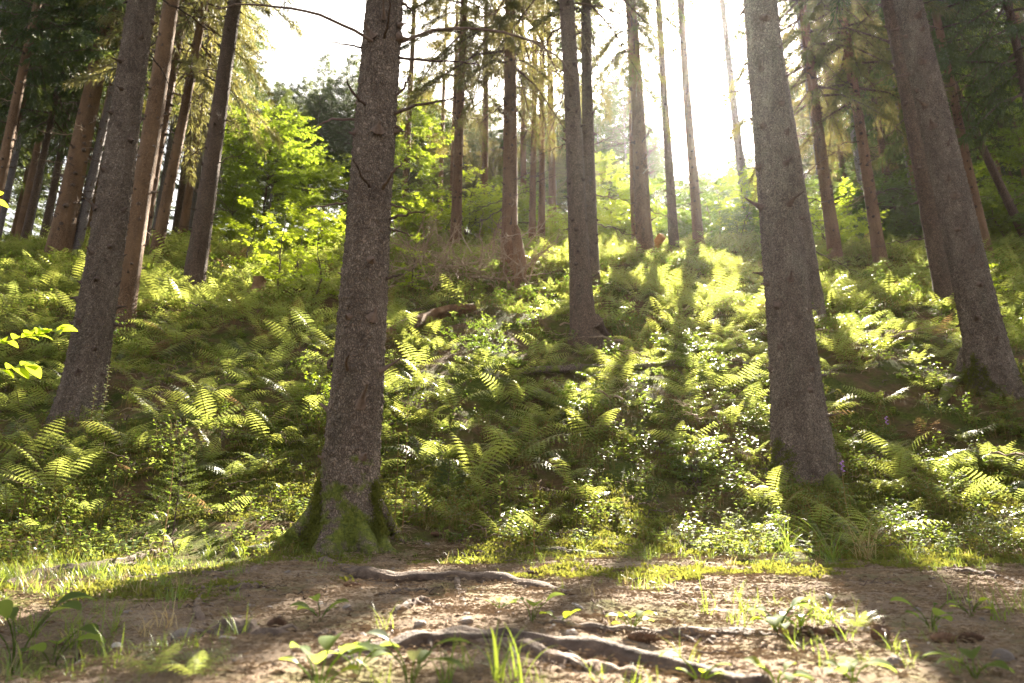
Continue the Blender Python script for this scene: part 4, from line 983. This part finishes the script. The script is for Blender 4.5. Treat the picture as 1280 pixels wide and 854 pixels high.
surf_root('dark root with mossy top on the far side of the path', [(660, 690), (700, 694), (745, 698), (785, 700)], [.02, .035, .035, .015], 7, .1, .3, 'bark_moss')
surf_root('shaded root in the left shadow, reaching to the sunlit edge', [(160, 728), (215, 724), (270, 722), (320, 716), (380, 705)], [.02, .03, .035, .03, .02], 8)
surf_root('gnarled root in the left shadow near the mossy hump', [(10, 735), (60, 722), (100, 712), (150, 706), (205, 690)], [.02, .03, .03, .035, .04], 9, .1, .35)
surf_root('lower shaded root in the left shadow', [(190, 745), (250, 742), (305, 738), (330, 735)], [.012, .02, .022, .01], 10)
surf_root('small hooked sunlit root at the left of the path', [(253, 748), (246, 758), (247, 772), (258, 785)], [.010, .013, .015, .008], 11, .0)
surf_root('small bare root end in the sun below the mossy-footed spruce', [(380, 752), (395, 745), (420, 743)], [.006, .012, .006], 12)
surf_root('knobbly root piece left of the massive root', [(490, 772), (510, 762), (530, 757), (560, 762)], [.01, .02, .02, .008], 13, .1, .4)
surf_root('root peeping out at the right side of the path', [(1150, 712), (1200, 716), (1250, 722), (1290, 735)], [.01, .018, .016, .01], 14)
surf_root('root lying in the shade of the thick right hand trunk', [(1060, 728), (1110, 733), (1160, 742)], [.006, .012, .006], 15)
surf_root('root across the sunny left half of the path', [(230, 800), (290, 793), (340, 800), (420, 800)], [.02, .04, .03, .015], 16, .2, .4)

# ------------------------------------------------------------------ stones and cones
SCR = [pebble(60 + k, M['log' if k % 2 else 'litter'], 1, .25, .5) for k in range(4)]
p = on_ground(5200, -4, 4, 1.3, 5.2, lambda x, y: pathmask(x, y) > -.3)
scatter('bark_scraps', SCR, p + [0, 0, .006], rots(len(p), .4), r.uniform(.004, .016, len(p)) , r.randint(0, 4, len(p)), 'brown flakes of bark and cone scales strewn over the path', 'litter')
p = on_ground(1300, -4, 4, 1.4, 5.2, lambda x, y: pathmask(x, y) > -.2)
scatter('small_twigs', TWL, p + [0, 0, .008], rots(len(p), .08), r.uniform(.12, .5, len(p)), r.randint(0, 4, len(p)), 'short bits of broken twig strewn over the path', 'litter')
PBS = [pebble(20 + k, M['stone'], 3, .65) for k in range(5)]; PBP = pebble(31, M['stone_pale'], 3, .5)
def stone(px, py, wpx, label, k=0, pale=False, sq=1):
    g = gnd(px, py); dc = g.y * CT + g.z * ST; s = wpx * dc / FPX / 2 * .78
    o = ob('stone', PBP if pale else PBS[k % 5], loc=g + Vector((0, 0, s * .25)), rot=(.1 * k, .07 * k, k * 1.3), scale=(s, s, s * sq)); tag(o, label, 'stone', 'stones on the path')
for k, (px, py, w_, lab, pale) in enumerate([
 (232, 800, 44, 'angular grey rock half buried in the sun at the left', 0), (285, 805, 40, 'dark flat rock right of the angular grey rock', 0), (525, 785, 24, 'rounded stone above the massive root', 0),
 (582, 782, 26, 'light grey lump of stone right above the massive root', 0), (433, 764, 12, 'small egg shaped stone left on the path', 0), (535, 682, 10, 'small round stone on the moss', 0),
 (725, 763, 16, 'flat white stone beside the round grey leaf', 1), (715, 797, 22, 'pinkish white stone by the dark crossing root', 1), (690, 790, 14, 'pale stone left of the pinkish white one', 1),
 (770, 815, 18, 'flat pale stone on the sunny path', 1), (825, 803, 10, 'small pale stone right of the dark cone', 1), (1163, 808, 9, 'small light pebble left of the right hand brown stones', 1), 
 (1190, 811, 9, 'grey pebble between the right hand brown stones', 0), (1060, 838, 16, 'flat dark stone in the trunk shadow', 0), (1120, 838, 24, 'oval grey stone in the trunk shadow', 0),
 (1035, 792, 20, 'dark stone behind the leafy clump on the path', 0), (300, 775, 12, 'small stone by the hooked root', 0), (845, 745, 12, 'small dark stone in the sunny centre of the path', 0),
 (872, 742, 16, 'dark lump right in the centre of the sunny path', 0), (1255, 828, 30, 'flat pale stone at the bottom right', 0), (335, 800, 10, 'pale chip beside the black cone at left', 1), (490, 797, 18, 'flat whitish chip left of the massive root', 1),
 (145, 815, 20, 'whitish sunlit lump at the lower left', 1), (100, 835, 16, 'pale lump at the lower left corner', 1), (395, 690, 14, 'white fleck of quartz at the spruce foot', 1)]):
    stone(px, py, w_, lab, k, pale, .55 if 'flat' in lab else .8)
rs = RS(77); spots_ = [('left half of the sunny path', 230, 480), ('middle of the sunny path', 480, 760), ('right half of the sunny path', 760, 1000), ('shaded right part of the path', 1000, 1280)]
for k in range(64):
    nm_, a_, b_ = spots_[k % 4]; px = rs.uniform(a_, b_); py = rs.uniform(735, 850); g = gnd(px, py)
    if pathmask(g.x, g.y) < 0: continue
    w_ = rs.choice([4, 6, 9, 13], p=[.35, .35, .2, .1]); sh = ('tiny', 'small', 'small', 'medium')[[4, 6, 9, 13].index(w_)]; pale_ = rs.rand() < .25
    dc = g.y * CT + g.z * ST; sz = w_ * dc / FPX / 2
    o = ob('pebble', PBP if pale_ else PBS[k % 5], loc=g + Vector((0, 0, sz * .3)), rot=(rs.rand(), rs.rand(), rs.rand() * 6), scale=(sz, sz, sz * .75))
    lb = '%s %s pebble on the %s' % (sh, 'pale' if pale_ else 'grey brown', nm_); tag(o, lb, 'pebble', lb)
def cone_mesh(seed, L=.10, Rm=.02):
    mb = MB(); n = 14; t_ = np.linspace(0, 1, n); P = np.stack([t_ * L - L / 2, 0 * t_, .004 * np.sin(t_ * 3)], -1)
    tube(mb, P, Rm * .75 * np.sin(np.pi * (t_ * .88 + .08)) ** .6, 10); r = RS(seed)
    k = 0
    for s in np.linspace(.05, .95, 15):
        rad = Rm * math.sin(math.pi * (s * .88 + .08)) ** .6; m_ = 9
        for j in range(m_):
            a = (j + .5 * (k % 2)) * 6.283 / m_ + r.uniform(-.1, .1); ca, sa = math.cos(a), math.sin(a)
            x = s * L - L / 2; rad2 = rad * .7
            c0 = np.array([x, rad2 * ca, rad2 * sa]); tg = np.array([0, -sa, ca]) * rad * .34
            tip = np.array([x + L * .07, rad * 1.12 * ca, rad * 1.12 * sa])
            mb.add([c0 - tg, c0 + tg, tip + tg * .6, tip + np.array([L * .02, 0, 0]), tip - tg * .6, c0 + np.array([L * .04, 0, 0])], [[0, 1, 2], [0, 2, 3], [0, 3, 4]])
        k += 1
    return mb.mesh('cone', M['cone'], False)
CN = [cone_mesh(1), cone_mesh(2, .085, .018), cone_mesh(3, .055, .024)]
for k, (px, py, a, v, lab) in enumerate([
 (345, 790, .3, 2, 'stubby black spruce cone on the sunny path, left side'), (805, 806, .05, 0, 'long dark spruce cone lying by the massive root'), (1103, 806, 1.5, 2, 'black upright looking cone in the trunk shadow'),
 (1012, 802, 3.0, 0, 'brown cone, left of a pair beside the leafy clump'), (1042, 800, .1, 1, 'brown cone, right of a pair beside the leafy clump'), (1180, 808, .2, 1, 'brown cone at the right edge of the trunk shadow'),
 (1214, 807, 2.9, 1, 'dark cone, rightmost on the path'), (775, 722, .05, 0, 'dark cone in the sunlit upper part of the path'), (800, 733, .1, 1, 'dark cone just below another in the sunlit upper path'),
 (597, 695, -.5, 0, 'brown cone slanting on the mossy edge'), (665, 722, .1, 1, 'reddish cone lying above the thick smooth root'), (672, 663, 2.5, 0, 'grey cone on the moss behind the path'),
 (545, 672, .2, 1, 'small cone in the moss left of centre'), (985, 802, 1.0, 2, 'stubby dark cone hidden at the leafy clump'), (440, 737, .4, 1, 'cone below the thick smooth root'), (1235, 700, .6, 1, 'brown cone at the far right edge of the path')]):
    g = gnd(px, py); o = ob('spruce_cone', CN[v], loc=g + Vector((0, 0, .018)), rot=(.1 * k, .05, a), scale=(.85 if v != 2 else .95)); tag(o, lab, 'cone', 'spruce cones on the path')

# fallen twigs
rr = random.Random(9)
TW = [branch_variant(70 + k, .5, 3, .007) for k in range(3)]
for b in TW: b.materials[0] = M['twig']
for k, (px, py, a, s, lab) in enumerate([
 (660, 655, -.6, .5, 'brown stick lying on the moss behind the path'), (500, 668, .2, .3, 'short stick in the moss right of the big spruce'), (560, 712, .4, .4, 'stick beside the thick smooth root'),
 (625, 708, .1, .5, 'broken stick on the sunny moss edge'), (640, 705, 2.9, .35, 'second broken stick on the sunny moss edge'), (1075, 742, .1, .4, 'thin twig in the trunk shadow'), (890, 690, 2.8, .7, 'dry twig under the ferns right of centre'),
 (1090, 690, .1, .8, 'dry twig under the shaded ferns at right'), (745, 810, .1, .35, 'twig by the sunny edge of the massive root'), (870, 830, .05, .4, 'thin twig on the sunlit path near the bottom'), (360, 745, 2.8, .3, 'twig in the sun below the mossy-footed spruce'),
 (1010, 690, 2.2, .4, 'twig by the long grass tuft'), (70, 640, 1.2, .6, 'dead stick among ferns at the lower left'), (700, 420, .5, 1.4, 'dead branch on the slope left of the flared centre spruce'), (780, 440, 2.8, 1.6, 'dead branch on the slope right of the flared centre spruce'),
 (850, 400, .3, 1.6, 'dead branch in the sunny patch of the slope'), (1110, 440, .2, 1.4, 'dead branch before the overlapped right hand spruce'), (780, 520, 2.9, 1.2, 'mossy dead branch among the centre ferns'), (640, 560, .4, 1.0, 'dead branch among the ferns below the centre')]):
    g = gnd(px, py); me = TW[k % 3]
    if py < 560: me = BRP[k % 4]; s *= .7
    o = ob('fallen_twig', me, loc=g + Vector((0, 0, .03 if py > 560 else .15)), rot=(rr.uniform(-.2, .2), -.1 if py > 560 else -.3, a), scale=s); tag(o, lab, 'twig', 'fallen twigs')
# brown dead brushwood heap
heap = thing('brushwood', 'heap of brown dry brushwood on the slope right of the mossy-footed spruce', 'brushwood', up(575, 372, 0))
for k in range(150):
    px = rr.uniform(-1.5, 1.5); 
    ob('branch', BRP[k % 4], heap, (px, rr.uniform(-1.0, 1.0), .0), (rr.uniform(0, 6), rr.uniform(-1.2, .3), rr.uniform(0, 6.28)), rr.uniform(.6, 1.3))
for b in heap.children:
    gx, gy = heap.location.x + b.location.x, heap.location.y + b.location.y; b.location.z = Hf(gx, gy) - heap.location.z + rr.uniform(.12, .75)

# ------------------------------------------------------------------ grass tufts and plants in the foreground
for k, (px, py, v, s, lab) in enumerate([
 (1040, 705, 2, 1.15, 'long drooping grass tuft, left of two below the thick right hand spruce'), (1085, 705, 2, 1.1, 'long drooping grass tuft, right of two below the thick right hand spruce'), (985, 690, 2, .7, 'grass clump in the sun left of the trunk shadow'),
 (205, 790, 3, .8, 'dry straw coloured grass tuft in the sun at left'), (182, 800, 3, .7, 'second dry grass tuft at left, half in shade'), (215, 765, 1, .9, 'sunlit green grass tuft at left'), (190, 742, 0, .7, 'short sunlit grass above the dry tuft'),
 (330, 712, 1, .75, 'upright sunlit grass blade clump left of the mossy-footed spruce'), (620, 866, 5, .62, 'broad bright grass blades at the bottom centre'), (645, 870, 5, .5, 'second broad bright grass clump at the bottom centre'), (560, 870, 5, .42, 'broad grass blades left of the bottom centre clump'),
 (560, 745, 0, .5, 'small grass tuft in front of the thick smooth root'), (735, 752, 1, .55, 'sunny grass tuft in the middle of the path'), (700, 742, 0, .5, 'small grass tuft left of the sunny tuft'), (730, 698, 0, .8, 'grass tuft on the far edge of the path'), (808, 696, 1, .6, 'sunny grass tuft at the far edge right of centre'),
 (868, 725, 1, .7, 'bright grass tuft in the sun under the right ferns'), (880, 770, 0, .9, 'thin grass on the sunny path right of centre'), (925, 785, 0, .9, 'thin pale grass by the leafy clump'), (860, 845, 1, .6, 'grass at the bottom right of centre'),
 (1200, 760, 1, .9, 'upright sunlit grass at the right side of the path'), (1225, 765, 1, .8, 'second upright sunlit grass at the right side'), (1250, 780, 0, 1.0, 'grass at the right edge of the path'), (1275, 770, 1, .9, 'grass touching the right edge of the picture'),
 (40, 800, 2, .55, 'dark grass clump in the shade at the lower left'), (95, 815, 2, .6, 'dark drooping grass in the shade left of the dry tuft'), (140, 800, 2, .55, 'shaded grass behind the dry tuft'), (10, 700, 1, .9, 'grass at the left edge beside the shaded roots'),
 (300, 700, 2, .35, 'shaded fine grass tuft left of the mossy foot'), (845, 690, 1, .6, 'grass below the ferns right of centre'), (770, 790, 4, .8, 'tiny grass tuft by the dark crossing root'), (400, 712, 4, .9, 'tiny grass tuft on the mossy root'),
 (1140, 700, 2, .6, 'long grass at the foot of the shaded bank right'), (930, 700, 1, .8, 'sunlit grass before the fern right of centre'), (960, 715, 1, .7, 'sunlit grass next to the trunk shadow edge'), (480, 792, 1, .6, 'short grass on the mossy top of the massive root')]):
    g = gnd(px, min(py, 853)); 
    if py > 853: g = Vector((g.x, g.y - .05, Hf(g.x, g.y - .05)))
    o = ob('grass_tuft', TUF[v], loc=g, rot=(0, 0, k * 1.1), scale=s); tag(o, lab, 'grass', 'grass tufts by the path')

def big_leaf(seed, L=.12, W=.035, bend=.5, mat=None, heart=False):
    r = RS(seed); n, m_ = 9, 5; u = np.linspace(0, 1, n); w_ = W * (np.sin(np.pi * np.clip(u * .93 + .05, 0, 1)) ** (.55 if heart else .85))
    e = .5 - bend * u * 1.6; x = np.concatenate([[0], np.cumsum(np.cos(e[:-1]) * L / (n - 1))]); z = np.concatenate([[0], np.cumsum(np.sin(e[:-1]) * L / (n - 1))])
    s = np.linspace(-1, 1, m_); X = np.repeat(x[:, None], m_, 1); Y = w_[:, None] * s; Z = z[:, None] + np.abs(s) * w_[:, None] * .35 + .003 * np.sin(u * 25)[:, None] * np.abs(s)
    i = np.arange(n - 1)[:, None] * m_; j = np.arange(m_ - 1)[None]; F = np.stack([i + j, i + j + 1, i + m_ + j + 1, i + m_ + j], -1).reshape(-1, 4)
    mb = MB(); mb.add(np.stack([X, Y, Z], -1).reshape(-1, 3), F); return mb.mesh('leaf', mat or M['herb'])
LF = {'lance': big_leaf(1, .13, .026), 'oval': big_leaf(2, .11, .036, .6), 'heart': big_leaf(3, .10, .048, .55, None, True), 'grey': big_leaf(4, .12, .03, .5, M['herb_grey']), 'yellow': big_leaf(5, .06, .02, .4, M['beech_bright']), 'small': big_leaf(6, .055, .017, .4)}
def leafy_plant(px, py, kinds, n, hgt, sc_, label, seed, name='broadleaf_plant', cat='plant', Y=None, group='broad-leaved plants by the path'):
    g = gnd(px, min(py, 853)) if Y is None else Vector((at(px, py, Y).x, Y, Hf(at(px, py, Y).x, Y)))
    if py > 853: y = g.y - (py - 853) * .003; g = Vector((g.x, y, Hf(g.x, y)))
    rt = thing(name, label, cat, g, (0, 0, 0), group); r = RS(seed)
    mb = MB(); spots = []
    for i in range(n):
        a = i * 2.4 + r.uniform(-.4, .4); h = hgt * r.uniform(.45, 1.1); d = .35 * h + .02
        e = np.array([math.cos(a) * d, math.sin(a) * d, h]); tube(mb, smooth_path([(0, 0, -.01), e * [.35, .35, .6], e], 6), .0022 * sc_ ** .5, 5); spots.append((e, a))
    ob('stem', mb.mesh('stem', M['herb']), rt)
    for e, a in spots: ob('leaf', LF[kinds[r.randint(len(kinds))]], rt, e, (r.uniform(-.3, .3), r.uniform(-.3, .4), a), float(sc_ * r.uniform(.7, 1.15)))
for k, a in enumerate([
 (15, 850, ['heart', 'oval'], 5, .20, 1.25, 'large-leaved plant in the shade at the left edge'), (62, 846, ['heart', 'yellow'], 4, .14, 1.0, 'plant with a lit heart shaped leaf at the lower left'),
 (410, 880, ['grey', 'oval', 'yellow'], 7, .16, .9, 'broad pale-leaved plant at the bottom left of centre'), (445, 850, ['oval', 'lance'], 5, .09, .8, 'broad-leaved plant just above the massive root left end'), (520, 885, ['lance', 'grey'], 6, .15, .9, 'lance-leaved plant at the bottom before the massive root'),
 (665, 785, ['oval', 'yellow', 'heart'], 4, .09, .7, 'small plant with a round grey-green leaf on the sunny path'), (790, 795, ['yellow', 'small'], 7, .08, .9, 'yellow-green plantlet by the dark crossing root'), (700, 785, ['yellow'], 3, .04, 1.0, 'plantlet with one flat yellow leaf'),
 (975, 800, ['yellow', 'small', 'oval'], 10, .10, .9, 'leafy green clump on the path beside the trunk shadow'), (1000, 793, ['small', 'yellow'], 8, .08, .9, 'second leafy clump right behind the first on the path'), (1165, 790, ['small', 'heart'], 6, .10, .7, 'small shaded plant at the right side of the trunk shadow'),
 (960, 872, ['oval', 'small'], 6, .05, .6, 'low plant at the bottom right in the sun'), (1060, 862, ['heart', 'small'], 5, .06, .8, 'low plant at the bottom in the trunk shadow'), (1215, 858, ['oval', 'lance'], 5, .06, .8, 'low plant at the bottom right corner'),
 (400, 780, ['small', 'oval'], 6, .08, .8, 'small plant on the path below the mossy-footed spruce'), (625, 765, ['small', 'yellow'], 5, .05, .8, 'tiny plant above the small round stone'), (870, 868, ['small', 'yellow'], 6, .08, .9, 'green plantlets at the bottom edge'),
 (1215, 775, ['small', 'yellow'], 6, .08, .8, 'leafy plantlet in the right hand sun patch'), (1130, 655, ['small'], 9, .2, 1.2, 'shaded broad-leaved herb below the right hand ferns'), (1230, 650, ['oval', 'small'], 8, .25, 1.0, 'shaded herb at the far right of the bank')]):
    leafy_plant(a[0], a[1], a[2], a[3], a[4] * (.75 if a[0] > 150 else 1), a[5] * .78, a[6], seed=k)
# foreground little fern in blur
for (px, py, s, lab) in ((190, 862, .24, 'small blurred sunlit fern at the lower left'), (240, 866, .2, 'small blurred sunlit fern beside the angular rock'), (1075, 790, .17, 'tiny fern growing at the edge of the trunk shadow')):
    g = gnd(px, min(py, 852)); rt = thing('fern', lab, 'fern', g, (0, 0, px), 'little ferns on the path', s)
    for i in range(6): ob('frond', FR[i], rt, rot=(.2, 0, i * 1.05), scale=1.0)

# upright herbs with leafy stems
def tall_herb(px, py, top, leaf, mat_key, label, seed, nlf=22, name='tall_herb', flower=False, bend=.0):
    g = gnd(px, py); h = (at(px, top, g.y).z - g.z); rt = thing(name, label, 'herb', g); r = RS(seed)
    P = smooth_path([(0, 0, -.02), (bend * .3, .02, h * .5), (bend, 0, h)], 12); mb = MB(); tube(mb, P, .004 * (1 - .6 * np.linspace(0, 1, 12)), 5); ob('stem', mb.mesh('stem', M['fern_stalk']), rt)
    q = LF[leaf]
    if mat_key: q = q.copy(); q.materials[0] = M[mat_key]
    for i in range(nlf):
        u = .15 + .83 * i / nlf; c = [np.interp(u, np.linspace(0, 1, 12), P[:, z]) for z in range(3)]
        ob('leaf', q, rt, c, (0, r.uniform(-.3, .5), i * 2.4 + r.uniform(-.3, .3)), float(r.uniform(.7, 1.1) * (1.15 - .6 * u)))
    if flower:
        for i in range(7):
            mb = MB(); tube(mb, [(0, 0, 0), (.008, 0, .008), (.018, 0, .004)], [.002, .007, .003], 6); ob('blossom', mb.mesh('blossom', M['petal']), rt, (bend, 0, h - .012 * i), (0, 0, i * 2))
tall_herb(122, 545, 455, 'small', 'herb_grey', 'silvery sunlit herb standing before the thick grey left spruce', 1, 34)
tall_herb(108, 548, 480, 'small', 'herb_grey', 'smaller silvery herb close left of the taller one', 2, 20)
tall_herb(503, 668, 480, 'small', None, 'tall leafy herb standing right of the mossy-footed spruce', 3, 34)
tall_herb(493, 660, 545, 'small', None, 'shorter leafy herb touching the mossy-footed trunk', 4, 22)
tall_herb(625, 668, 590, 'small', 'herb', 'thin herb on the moss right of centre', 5, 14)
tall_herb(668, 700, 610, 'small', 'herb', 'slender herb at the far path edge', 6, 10)
tall_herb(1062, 655, 578, 'small', 'herb_grey', 'pale flowering herb at the foot of the thick right hand spruce', 7, 14, flower=True)
tall_herb(1113, 560, 522, 'small', None, 'small violet-flowered herb in the shaded ferns', 8, 8, flower=True)
tall_herb(390, 640, 590, 'small', None, 'small herb at the left of the mossy root', 9, 10)
tall_herb(200, 700, 560, 'small', 'beech_dark', 'dark stemmed seedling on the left bank', 10, 14)

# little spruce seedling
def seedling(px, py, top, label, seed):
    g = gnd(px, py); h = at(px, top, g.y).z - g.z; rt = thing('spruce_seedling', label, 'young tree', g); r = RS(seed); wood = MB(); lv = MB()
    tube(wood, [(0, 0, -.02), (0, 0, h * .5), (.01, 0, h)], [.007, .005, .002], 6)
    for k in range(34):
        f = .2 + .78 * k / 34; Lb = h * .55 * (1.05 - f) + .03; a = k * 2.4; n = int(Lb / .006) + 4; t_ = r.uniform(.1, 1, n)
        d = np.array([math.cos(a), math.sin(a), .25]); tube(wood, [(0, 0, f * h), tuple(d * Lb * .5 + [0, 0, f * h]), tuple(d * Lb + [0, 0, f * h - .04 * Lb])], [.002, .0015, .001], 3)
        P0 = d * (Lb * t_)[:, None] + [0, 0, f * h]; D = d + r.randn(n, 3) * .8; D /= np.linalg.norm(D, axis=1)[:, None]
        V, F = spray_tris(r, P0, D, n, .022, .0016, 0); lv.add(V, F)
        for s in (-1, 1):
            for q in (.35, .6, .8):
                a2 = a + s * .8; d2 = np.array([math.cos(a2), math.sin(a2), .1]); l2 = Lb * .4 * (1.1 - q); n2 = int(l2 / .005) + 3; t2 = r.uniform(0, 1, n2)
                P0 = d * Lb * q + [0, 0, f * h] + d2 * (l2 * t2)[:, None]; D = d2 + r.randn(n2, 3) * .8; D /= np.linalg.norm(D, axis=1)[:, None]
                V, F = spray_tris(r, P0, D, n2, .02, .0016, 0); lv.add(V, F)
    ob('stem', wood.mesh('stem', M['twig']), rt); ob('foliage', lv.mesh('foliage', M['spruce'], False), rt)
seedling(216, 668, 565, 'small spruce seedling on the left bank above the mossy hump', 1)
seedling(560, 625, 575, 'tiny bushy spruce seedling right of the mossy-footed spruce', 2)

# branches with big bright leaves reaching in from the left, carried by a shrub just outside
def side_shrub():
    b = Vector((-3.15, 3.3, Hf(-3.15, 3.3))); rt = thing('maple_sapling', 'sapling at the left edge reaching in with bright yellow-green leaves', 'young tree', b); mb = MB()
    tube(mb, smooth_path([(0, 0, -.05), (.05, 0, .8), (0, .1, 1.6), (.05, 0, 2.5)], 20), .018 * np.linspace(1, .3, 20), 8); ob('stem', mb.mesh('stem', M['twig']), rt); r = RS(3)
    leaf = big_leaf(8, .11, .032, .5, M['beech_bright'])
    for (pix, Y, n) in (([(-60, 420), (-10, 428), (40, 420), (82, 412)], 3.3, 24), ([(-50, 455), (0, 462), (35, 455)], 3.2, 14), ([(-60, 275), (-20, 255), (4, 240)], 3.1, 6)):
        pts = [at(x, y, Y + .05 * i) - b for i, (x, y) in enumerate(pix)]; st = Vector((.03, 0, max(.2, pts[0].z - .1))); P = smooth_path([st] + pts, 20); mb = MB(); tube(mb, P, .005 * np.linspace(1, .3, 20), 5); br = ob('branch', mb.mesh('branch', M['twig']), rt)
        for i in range(n):
            c = P[int(6 + 13 * i / n)]; ob('leaf', leaf, br, c, (r.uniform(-.5, .5), r.uniform(-.2, .7), r.choice([-1, 1]) * r.uniform(.2, 1.3)), float(r.uniform(.55, .95)))
side_shrub()

# ------------------------------------------------------------------ haze
HAZE = 0.0002
m, t, N, L_ = newmat('haze'); pv = N.new('ShaderNodeVolumePrincipled'); pv.inputs['Density'].default_value = HAZE
pv.inputs['Color'].default_value = (.95, .96, .97, 1); pv.inputs['Anisotropy'].default_value = .8
L_.new(pv.outputs[0], N.new('ShaderNodeOutputMaterial').inputs['Volume'])
x0, x1, y0, y1, z0, z1 = -140, 140, -18, 230, -3.5, 62
V = [(a, b, c) for c in (z0, z1) for b in (y0, y1) for a in (x0, x1)]
mb = MB(); mb.add(V, [[0, 2, 3, 1], [4, 5, 7, 6], [0, 1, 5, 4], [2, 6, 7, 3], [0, 4, 6, 2], [1, 3, 7, 5]])
if HAZE: tag(ob('haze', mb.mesh('haze', m, False)), 'thin sunlit haze hanging between the trees', 'haze', None, 'stuff')
